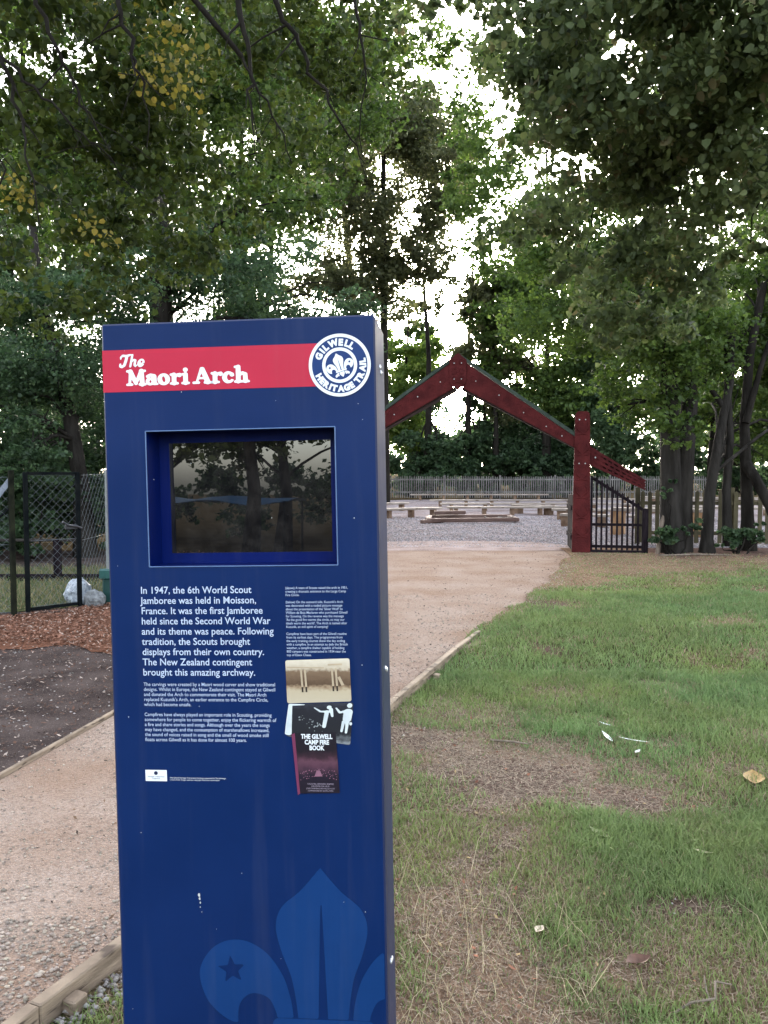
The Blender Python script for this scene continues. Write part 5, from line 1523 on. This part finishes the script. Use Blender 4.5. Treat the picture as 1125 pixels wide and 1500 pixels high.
# clumps of turning leaves on the near trees are part of the mid trees; trunk tree right of the arch
r2 = blobs([(975, 430, 15, 1.5), (900, 500, 14.6, 1.3), (960, 560, 14.6, 1.0), (860, 440, 15, 1.3), (1010, 520, 15.2, 1.1), (830, 350, 15.5, 1.4), (900, 300, 15, 1.5), (760, 300, 16, 1.0, .7), (720, 370, 16.5, .8, .5), (1000, 330, 15, 1.4), (915, 590, 15.5, .8), (990, 620, 14.6, .55), (780, 440, 16, .8, .6), (700, 270, 16.5, .9, 1), (655, 290, 17, .6, .8), (740, 225, 16.5, .9, 1), (690, 190, 17, .6, .5), (770, 150, 16.5, 1.1), (720, 110, 17, .7, .5), (920, 200, 15.5, 1.5)], RSK, 1.0)
tree('fork_tree', 'forked grey trunk tree standing just right of the black picket panel', [(5.40, 14.95, -.1), (5.37, 14.95, .15), (5.33, 14.95, 1.4), (5.28, 14.95, 2.7), (5.22, 14.95, 4.2), (5.0, 15, 6.2), (4.9, 15, 8)], .25, .10, r2, 42000, .09, MIDG, 12, limbs=14, droop=.3, twig=.18,
     extra=[([(5.62, 15.05, -.1), (5.60, 15.05, 1.0), (5.64, 15.05, 2.1), (5.70, 15.05, 2.9), (5.55, 15.05, 3.9), (5.5, 15.1, 5.4)], [.20, .18, .17, .15, .12, .07]),
            ([wp(925, 500, 15), wp(870, 440, 15.2), wp(820, 400, 15.6), wp(770, 370, 16), wp(725, 340, 16.3)], [.09, .075, .06, .04, .02]),
            ([wp(830, 405, 15.6), wp(840, 360, 15.4), wp(810, 330, 15.6)], [.05, .035, .015])], lr=.25)
r3 = blobs([(1060, 470, 18, 1.3), (1110, 560, 18, 1.2), (1040, 600, 18.5, .9), (1120, 420, 19, 1.4), (1090, 660, 17.5, .5), (1180, 500, 18, 1.6), (1180, 620, 18, 1.2)], RSK, 1.0)
tree('slim_tree', 'slim leaning trunk tree in front of the mossy fence', [wp(1038, 812, 14.9) * [1, 1, 0] + [0, 0, -.1], wp(1037, 790, 14.9), wp(1040, 720, 14.9), wp(1052, 640, 15), wp(1066, 560, 15.2), wp(1068, 470, 15.6)], .14, .06, r3, 16000, .12, MIDG, 13, limbs=8, lr=.35,
     extra=[([wp(1068, 800, 15.3), wp(1064, 720, 15.3), wp(1068, 640, 15.4), wp(1062, 560, 15.4), (wp(1056, 440, 15.6))], [.10, .085, .075, .06, .035]), ([wp(1060, 600, 15.1), wp(1030, 560, 15.2), wp(1000, 540, 15.5)], [.06, .04, .02])])
tree('leaning_tree', 'dark tree at the right edge with a trunk bent over the fence', [wp(1098, 806, 15.3) * [1, 1, 0] + [0, 0, -.1], wp(1096, 760, 15.3), wp(1092, 690, 15.3), wp(1088, 620, 15.4), wp(1094, 520, 15.6), wp(1112, 420, 16)], .14, .07, blobs([(1110, 480, 16.5, 1.2), (1150, 400, 17, 1.6), (1090, 390, 17, 1.0)], RSK), 9000, .12, MIDG, 14, bark=M_BARKD, limbs=6,
     extra=[([wp(1092, 680, 15.2), wp(1105, 700, 15), wp(1128, 740, 14.8), wp(1150, 790, 14.6)], [.11, .10, .10, .12]), ([wp(1090, 620, 15.3), wp(1110, 540, 15.4), wp(1128, 480, 15.5)], [.07, .05, .03])])
# leaning dead pole by the arch fence
tag(MB().tube([(5.02, 14.7, -.03), (5.13, 14.85, .5), (5.30, 14.95, 1.05)], [.045, .04, .032], n=7).build('leaning_pole', noisy('dead_pole', (.12, .09, .07), (.24, .19, .15), scale=8)), 'grey dead pole leaning against the forked tree trunk', 'pole')
crown('yellowing_leaves', bpy.data.objects['fork_tree'], [(wp(950, 380, 13.4), .22), (wp(962, 400, 13.4), .2), (wp(940, 395, 13.4), .15)], 260, .09, YELL, 10, .4, True, .35, .7, 4)
# low shrubs under the right trees
def shrub(label, spec, n, size, m, seed, name='shrub', group=None, stems=5, **kw):
    rs = np.random.RandomState(seed)
    cl = blobs(spec, rs, .8)
    c0 = np.mean([c[0] for c in cl], 0); g0 = np.array([c0[0], c0[1], -.02])
    root = empty(name, tuple(g0), label, 'shrub', group)
    mb = MB()
    for i in range(stems):
        c = cl[rs.randint(len(cl))][0]
        pts, rd = limb(g0 + rs.randn(3) * [.08, .08, 0], c, .016 + .01 * size * 8, .004, rs, 5)
        mb.tube(pts, rd, n=5)
    mb.build('stems', M_BARKD, root)
    crown('foliage', root, cl, n, size, m, seed, **kw)
    return root
shrub('leafy shrub at the foot of the forked trunk', [(985, 780, 14.6, .30), (1010, 772, 14.7, .22), (965, 790, 14.6, .2)], 900, .085, YEW, 31)
shrub('dark low shrub at the foot of the slim trunks', [(1085, 790, 14.6, .33), (1100, 775, 14.8, .3), (1070, 798, 14.6, .22)], 1000, .08, YEW, 32)
shrub('leaf sprig growing at the end of the mossy fence', [(972, 722, 14.7, .14), (985, 705, 14.8, .12)], 160, .075, YEW, 33, stems=2)

# left woodland behind the chain link
m1 = blobs([(20, 560, 14, 1.3), (70, 500, 15, 1.3), (30, 640, 13.5, .8), (120, 440, 15, 1.4), (-60, 600, 14, 1.5), (-40, 480, 15, 1.6), (20, 430, 15, 1.0), (80, 600, 15.5, .8, .6), (70, 670, 13.2, .55), (150, 560, 16, 1.0, .5), (5, 700, 13, .5), (180, 500, 16.5, 1.1, .7)], RSK, 1.0)
tree('understorey_tree', 'dark leafy tree with a bare leaning trunk behind the chain link gate', [(wp(124, 770, 14.5)) * [1, 1, 0] + [0, 0, -.1], wp(120, 720, 14.5), wp(106, 620, 14.6), wp(94, 560, 14.8), wp(80, 500, 15), wp(66, 440, 15.2), wp(55, 330, 15.5)], .17, .07, m1, 30000, .075, YEW, 41, limbs=12, lr=.3,
     extra=[([wp(102, 600, 14.6), wp(90, 560, 14.4), wp(70, 530, 14.2), wp(40, 525, 14)], [.06, .045, .03, .012]), ([wp(104, 610, 14.6), wp(112, 560, 14.8), wp(130, 520, 15)], [.06, .04, .02])])
m2 = blobs([(230, 430, 17, 1.3), (330, 440, 17.5, 1.4), (430, 450, 18, 1.3), (280, 390, 18, 1.1), (390, 400, 18.5, 1.1), (180, 440, 17, 1.2), (500, 460, 18.5, .9, .8), (240, 540, 17, 1.5), (420, 560, 18, 1.6), (330, 620, 18, 1.6), (520, 560, 18.5, 1.2)], RSK, 1.0)
tree('hornbeam_tree', 'dense dark green tree rising right behind the blue sign', [wp(235, 770, 17) * [1, 1, 0] + [0, 0, -.1], wp(236, 650, 17), wp(238, 500, 17), wp(240, 360, 17), wp(238, 300, 17.2), wp(232, 200, 17.5)], .30, .17, m2, 34000, .085, YEW, 42, bark=M_BARKD, limbs=14, lr=.25)
m3 = blobs([(180, 180, 20, 2.2), (280, 160, 21, 2.2), (120, 300, 20, 2.0), (220, 310, 20, 1.6), (330, 240, 22, 2.0, .8), (400, 330, 22, 1.8, .8), (50, 150, 20, 2.4), (60, 290, 20, 1.6, .6), (310, 330, 21, 1.5), (230, 60, 21, 2.4), (380, 120, 22, 2.0)], RSK, 1.1)
tree('woodland_tree', 'tall mid green tree with heavy crown left of the sky gap', [wp(262, 775, 20) * [1, 1, 0] + [0, 0, -.1], wp(250, 600, 20), wp(242, 420, 20), wp(238, 280, 20.2), wp(245, 140, 20.6), wp(250, 0, 21)], .30, .12, m3, 34000, .13, MIDG, 43, bark=M_BARKD, limbs=14, lr=.3, tshift=-.1)
# tall trees further back on the left
def far_tree(label, px, dist, top, spec, n, size, m, seed, r=.3, bark=None, group=None, name='woodland_tree', limbs=8, base_py=None, **kw):
    g0 = wp(px, 690, dist); g0[2] = -.1
    t1 = wp(px + RSK.uniform(-14, 14), top, dist)
    pts = [g0, g0 * .7 + t1 * .3 + RSK.randn(3) * .15, g0 * .35 + t1 * .65 + RSK.randn(3) * .25, t1]
    return tree(name, label, pts, r, r * .25, blobs(spec, np.random.RandomState(seed), 1.0), n, size, m, seed, bark=bark or M_BARKD, limbs=limbs, group=group, lr=.35, **kw)
far_tree('tall tree behind the sign whose two bare stems show against the sky', 352, 30, 60, [(330, 120, 30, 3), (400, 200, 30, 2.6, .8), (290, 250, 30, 2.6), (430, 90, 31, 3), (370, 20, 31, 3), (310, 380, 29, 2.0), (420, 360, 31, 2.2, .6), (370, 430, 30, 2.2)], 24000, .20, MIDG, 51, .22)
far_tree('tall thin tree beside the two bare stems', 383, 31, 150, [(400, 150, 31, 2.4, .7), (440, 280, 31, 2.0, .5), (480, 200, 32, 2.4), (470, 80, 32, 2.6)], 12000, .20, MIDG, 52, .2)
far_tree('green tree with bronze sun glow in its leaf colour on the left side of the sky gap', 560, 38, 120, [(560, 240, 38, 3.0, .8), (600, 330, 38, 2.6, .8), (540, 360, 38, 2.4), (620, 250, 38, 2.2, .6), (560, 430, 38, 2.2, .8), (610, 410, 38, 2.0, .6), (520, 300, 38, 2.6), (630, 370, 38, 1.4, .5), (600, 180, 38, 2.2, .8), (640, 310, 38, 1.6, .8), (500, 410, 38, 2.4), (640, 430, 38, 1.3, .5)], 36000, .18, GLOWG, 53, .28)
far_tree('green topped tree behind the one with bronze sun glow', 520, 44, 80, [(520, 120, 44, 4, .9), (580, 200, 44, 3.2, .9), (640, 180, 44, 2.6, .9), (600, 90, 44, 2.4, .6), (655, 110, 44, 1.6, .35), (655, 270, 44, 2.0, .8), (470, 220, 44, 4), (660, 220, 44, 1.8, .5), (560, 60, 44, 3, .5)], 30000, .22, MIDG, 54, .3)
far_tree('left hand background tree filling behind the near lime', 60, 28, 40, [(60, 330, 28, 2.6), (20, 240, 28, 2.6), (110, 200, 28, 2.6, .7), (60, 90, 28, 3), (150, 400, 28, 2.2), (0, 430, 27, 2.4), (110, 520, 27, 2.0)], 20000, .19, MIDG, 55, .28)
far_tree('background tree in deep shade left of the gate', 15, 24, 250, [(10, 400, 24, 2), (40, 560, 23, 1.8), (80, 640, 23, 1.5), (0, 640, 23, 2), (130, 600, 24, 1.6), (-80, 500, 24, 3)], 14000, .16, YEW, 56, .25)
# right of the gap
far_tree('mid green tree right of the sky gap above the arch', 800, 48, 230, [(760, 420, 48, 2.9, .8), (800, 480, 48, 3.4), (740, 480, 48, 2.6), (745, 430, 48, 1.8, .7), (850, 540, 48, 3.2), (722, 540, 48, 1.7, .7), (800, 590, 48, 2.6), (860, 430, 48, 3.2), (770, 360, 49, 2.4, .5), (703, 470, 48, 1.3, .6)], 28000, .24, MIDG, 61, .26)
far_tree('olive green tree close beside the arch apex', 726, 49, 400, [(720, 470, 49, 2.2, .7), (704, 530, 49, 1.8, .6), (750, 540, 49, 2.2), (690, 450, 49, 1.3, .7), (715, 420, 49, 1.5, .6), (730, 590, 49, 2.0, .7)], 13000, .23, GLOWG, 62, .2)
far_tree('blue green tree behind the slotted right end of the arch', 900, 47, 420, [(880, 540, 47, 2.6), (930, 600, 47, 2.4), (870, 620, 47, 2.2), (940, 520, 47, 2.8), (910, 660, 46, 2.0), (980, 570, 47, 3)], 22000, .22, YEW, 63, .26, tshift=.15)
far_tree('dark tree at the fence behind the red post', 830, 50, 480, [(820, 620, 50, 2.2), (790, 660, 49, 2.0), (840, 670, 49, 1.8), (850, 590, 50, 2.2)], 12000, .22, YEW, 64, .24, tshift=-.2)
far_tree('bright backlit tree at the right behind the forked trunk', 1040, 47, 300, [(1030, 480, 47, 3.1), (1080, 540, 47, 3.1), (1010, 590, 47, 2.3, .7), (1110, 460, 47, 3.1), (1060, 620, 47, 2.3, .7), (1120, 620, 47, 2.6, .8), (1180, 540, 47, 3.9)], 22000, .24, LITG, 65, .24)
far_tree('pale stemmed tree at the right rear by the fence', 1075, 50, 400, [(1050, 650, 50, 1.5, .7), (1100, 600, 44, 2.4), (1000, 640, 44, 1.6, .6), (1130, 670, 44, 2)], 10000, .22, MIDG, 66, .24)
# beneath the arch, behind the grey fence
far_tree('lime green sunlit tree at the left of the arch opening', 600, 52, 470, [(590, 560, 52, 2.2, .8), (620, 510, 52, 1.6, .7), (580, 640, 51, 2.2), (600, 600, 52, 2), (570, 520, 52, 2, .8)], 12000, .24, LITG, 71, .22)
far_tree('slender conifer like tree left of the arch apex', 615, 56, 430, [(615, 480, 56, 1.2, .7), (618, 530, 56, 1.5, .8), (612, 600, 56, 1.9), (614, 450, 56, .7, .6)], 8000, .24, MIDG, 72, .2)
far_tree('dark trunked tree seen through the arch near its left board', 627, 49, 400, [(640, 660, 49, 1.8), (610, 670, 49, 1.6), (640, 590, 50, 1.0, .5)], 7000, .24, YEW, 73, .30)
far_tree('straight dark trunk under the arch apex', 688, 50, 380, [(690, 640, 50, 1.6), (660, 670, 49, 1.6), (700, 590, 51, 1.2, .5)], 7000, .24, YEW, 74, .26)
far_tree('pale bare trunk right of the arch apex', 716, 51, 480, [(720, 660, 50, 1.6), (740, 610, 51, 1.6), (760, 660, 50, 1.6)], 8000, .24, YEW, 75, .22, bark=M_BARK)
far_tree('dark bushy tree inside the right half of the arch', 770, 53, 520, [(760, 630, 53, 1.8), (790, 680, 52, 1.6), (740, 680, 52, 1.6), (800, 620, 53, 1.8)], 11000, .24, YEW, 76, .24, tshift=-.1)
# understory hedge masses behind the fence, each shrub its own
for i, (px, h_) in enumerate(((560, 1.9), (596, 1.5), (636, 2.1), (676, 1.6), (716, 1.9), (752, 2.2), (790, 1.8), (826, 2.3), (866, 2.2), (905, 1.9), (945, 2.3), (990, 2.0), (1035, 2.2), (1080, 2.1), (1125, 2.3))):
    rs = np.random.RandomState(200 + i)
    sp = [(px, 690 - (h_ * .45 - 1.55) / 47 * FPX * 1.0, 47 + rs.rand() * 2, h_ * .62), (px + 12, 690 - (h_ * 1.1 - 1.55) / 47 * FPX, 48, h_ * .5)]
    shrub('dark evergreen undergrowth bush just behind the grey picket fence', sp, 1700, .24, YEW, 200 + i, name='undergrowth_bush', group='undergrowth bushes behind the grey fence', tshift=-.1)
for i, (px, d_, h_) in enumerate(((-30, 14.5, 2.0), (15, 16, 2.4), (45, 14, 1.5), (75, 17, 2.4), (105, 18.5, 2.0), (140, 16, 2.4), (175, 15, 2.2), (210, 18, 2.6), (260, 19, 2.6), (320, 20, 2.6), (-90, 16, 2.6), (30, 20, 3.0), (120, 22, 3.2), (390, 21, 2.6), (460, 22, 2.6))):
    k_ = FPX / d_
    shrub('dark leafy undergrowth bush behind the chain link enclosure', [(px, 690 - (h_ * .40 - 1.55) * k_, d_, h_ * .5), (px + 8, 690 - (h_ * .85 - 1.55) * k_, d_ + .4, h_ * .45), (px - 14, 690 - (h_ * .25 - 1.55) * k_, d_ - .3, h_ * .35)], 3600, .10, YEW, 240 + i, name='undergrowth_bush', group='undergrowth bushes behind the chain link enclosure', tshift=-.1)
# far backdrop wood that reads as one mass
rs = np.random.RandomState(77)
cl = []
for i in range(150):
    a = rs.rand(); x = -75 + 150 * a; y = 62 + rs.rand() * 22
    gap = abs(x - 7.0) < 4.0
    hmax = 7.5 if gap else 8 + 6 * rs.rand()
    for q in range(3):
        cl.append((np.array([x + rs.randn() * 2, y, hmax * (q + .5) / 3 * rs.uniform(.7, 1.2)]), 2.4, 1.0))
dummy = empty('x', (0, 0, 0), None, None)
bwood = crown('distant_wood', dummy, cl, 60000, .42, YEW, 300)
bwood.parent = None
bpy.data.objects.remove(dummy)
tag(bwood, 'distant dense woodland closing the background', 'wood', kind='stuff')

# ------------------------------------------------------------------ what the window glass mirrors: trees, a blue tarpaulin and open ground behind the viewer
for i, (x, y, r, lab) in enumerate(((-4.3, -9.5, .15, 'slim trunk reflected left of centre in the window glass'), (-6.6, -11, .22, 'thick trunk reflected in the middle of the window glass'), (-7.4, -8.6, .10, 'thin trunk reflected right of the middle in the window glass'),
                                    (-9.8, -12, .2, 'broad tree reflected at the right edge of the window glass'), (-2.6, -13, .2, 'tree reflected at the left edge of the window glass'), (-6.0, -17, .2, 'farther tree reflected between two trunks in the window glass'), (-11, -18, .25, 'farthest tree reflected at the right of the window glass'))):
    rs = np.random.RandomState(400 + i)
    cl = [(np.array([x + rs.randn() * 1.5, y - abs(rs.randn()) * 1.2, 2.6 + rs.rand() * 3.6]), .9, 1) for _ in range(12)]
    tree('mirrored_tree', lab, [(x, y, -.1), (x + .1, y, 1.5), (x - .1, y, 3.2), (x + .2, y, 5.5)], r, r * .4, cl, 5000, .15, HORN, 400 + i, bark=M_BARKD, limbs=9)
for i, (x, y) in enumerate(((-8, -21), (-14, -20), (-3.5, -20), (1.5, -22), (-20, -18))):
    rs = np.random.RandomState(450 + i)
    cl = [(np.array([x + rs.randn() * 1.5, y + rs.randn() * .8, .3 + rs.rand() * 1.9]), .8, 1) for _ in range(10)]
    root = empty('hedge_bush', (x, y, 0), 'low bush of the hedge reflected in the window glass', 'shrub', 'hedge bushes reflected in the glass')
    crown('foliage', root, cl, 2500, .2, YEW, 450 + i)
n = 7000
x = -10 + RS.rand(n) * 9; y = -2.5 - RS.rand(n) * 14
c = np.where(RS.rand(n, 1) < .5, np.array([.34, .22, .17]), np.array([.16, .10, .085])) * (.6 + .9 * RS.rand(n, 1))
chips('mirrored_litter', np.stack([x, y, -.08 + .02 * RS.rand(n)], -1), .05 + .09 * RS.rand(n), .03 + .05 * RS.rand(n), c, 'dead leaves covering the ground reflected in the window glass', 'dead leaves')
tp = empty('tarpaulin_shelter', (-6.2, -13.5, 0), 'low blue tarpaulin shelter reflected in the window glass', 'shelter')
sag = MB()
nu, nv = 12, 5
sv = []
for j in range(nv):
    for i in range(nu):
        u, v_ = i / (nu - 1), j / (nv - 1)
        sv.append((-8.0 + 3.4 * u, -14.3 + 1.5 * v_, 1.30 + .10 * math.sin(math.pi * v_) - .05 * math.sin(math.pi * u * 2) ** 2 + .03 * math.sin(9 * u + 4 * v_)))
sag.add(sv, [(j * nu + i, j * nu + i + 1, (j + 1) * nu + i + 1, (j + 1) * nu + i) for j in range(nv - 1) for i in range(nu - 1)], True)
sag.add([(x, y, z - .02) for x, y, z in sv], [(j * nu + i, (j + 1) * nu + i, (j + 1) * nu + i + 1, j * nu + i + 1) for j in range(nv - 1) for i in range(nu - 1)], True)
sag.build('sheet', plain('blue_tarp', (.02, .14, .36), rough=.5), tp)
for x in (-7.9, -4.7):
    for y in (-14.25, -12.85):
        MB().tube([(x, y, -.08), (x, y, 1.30)], .025, n=6).build('pole', M_POST, tp)
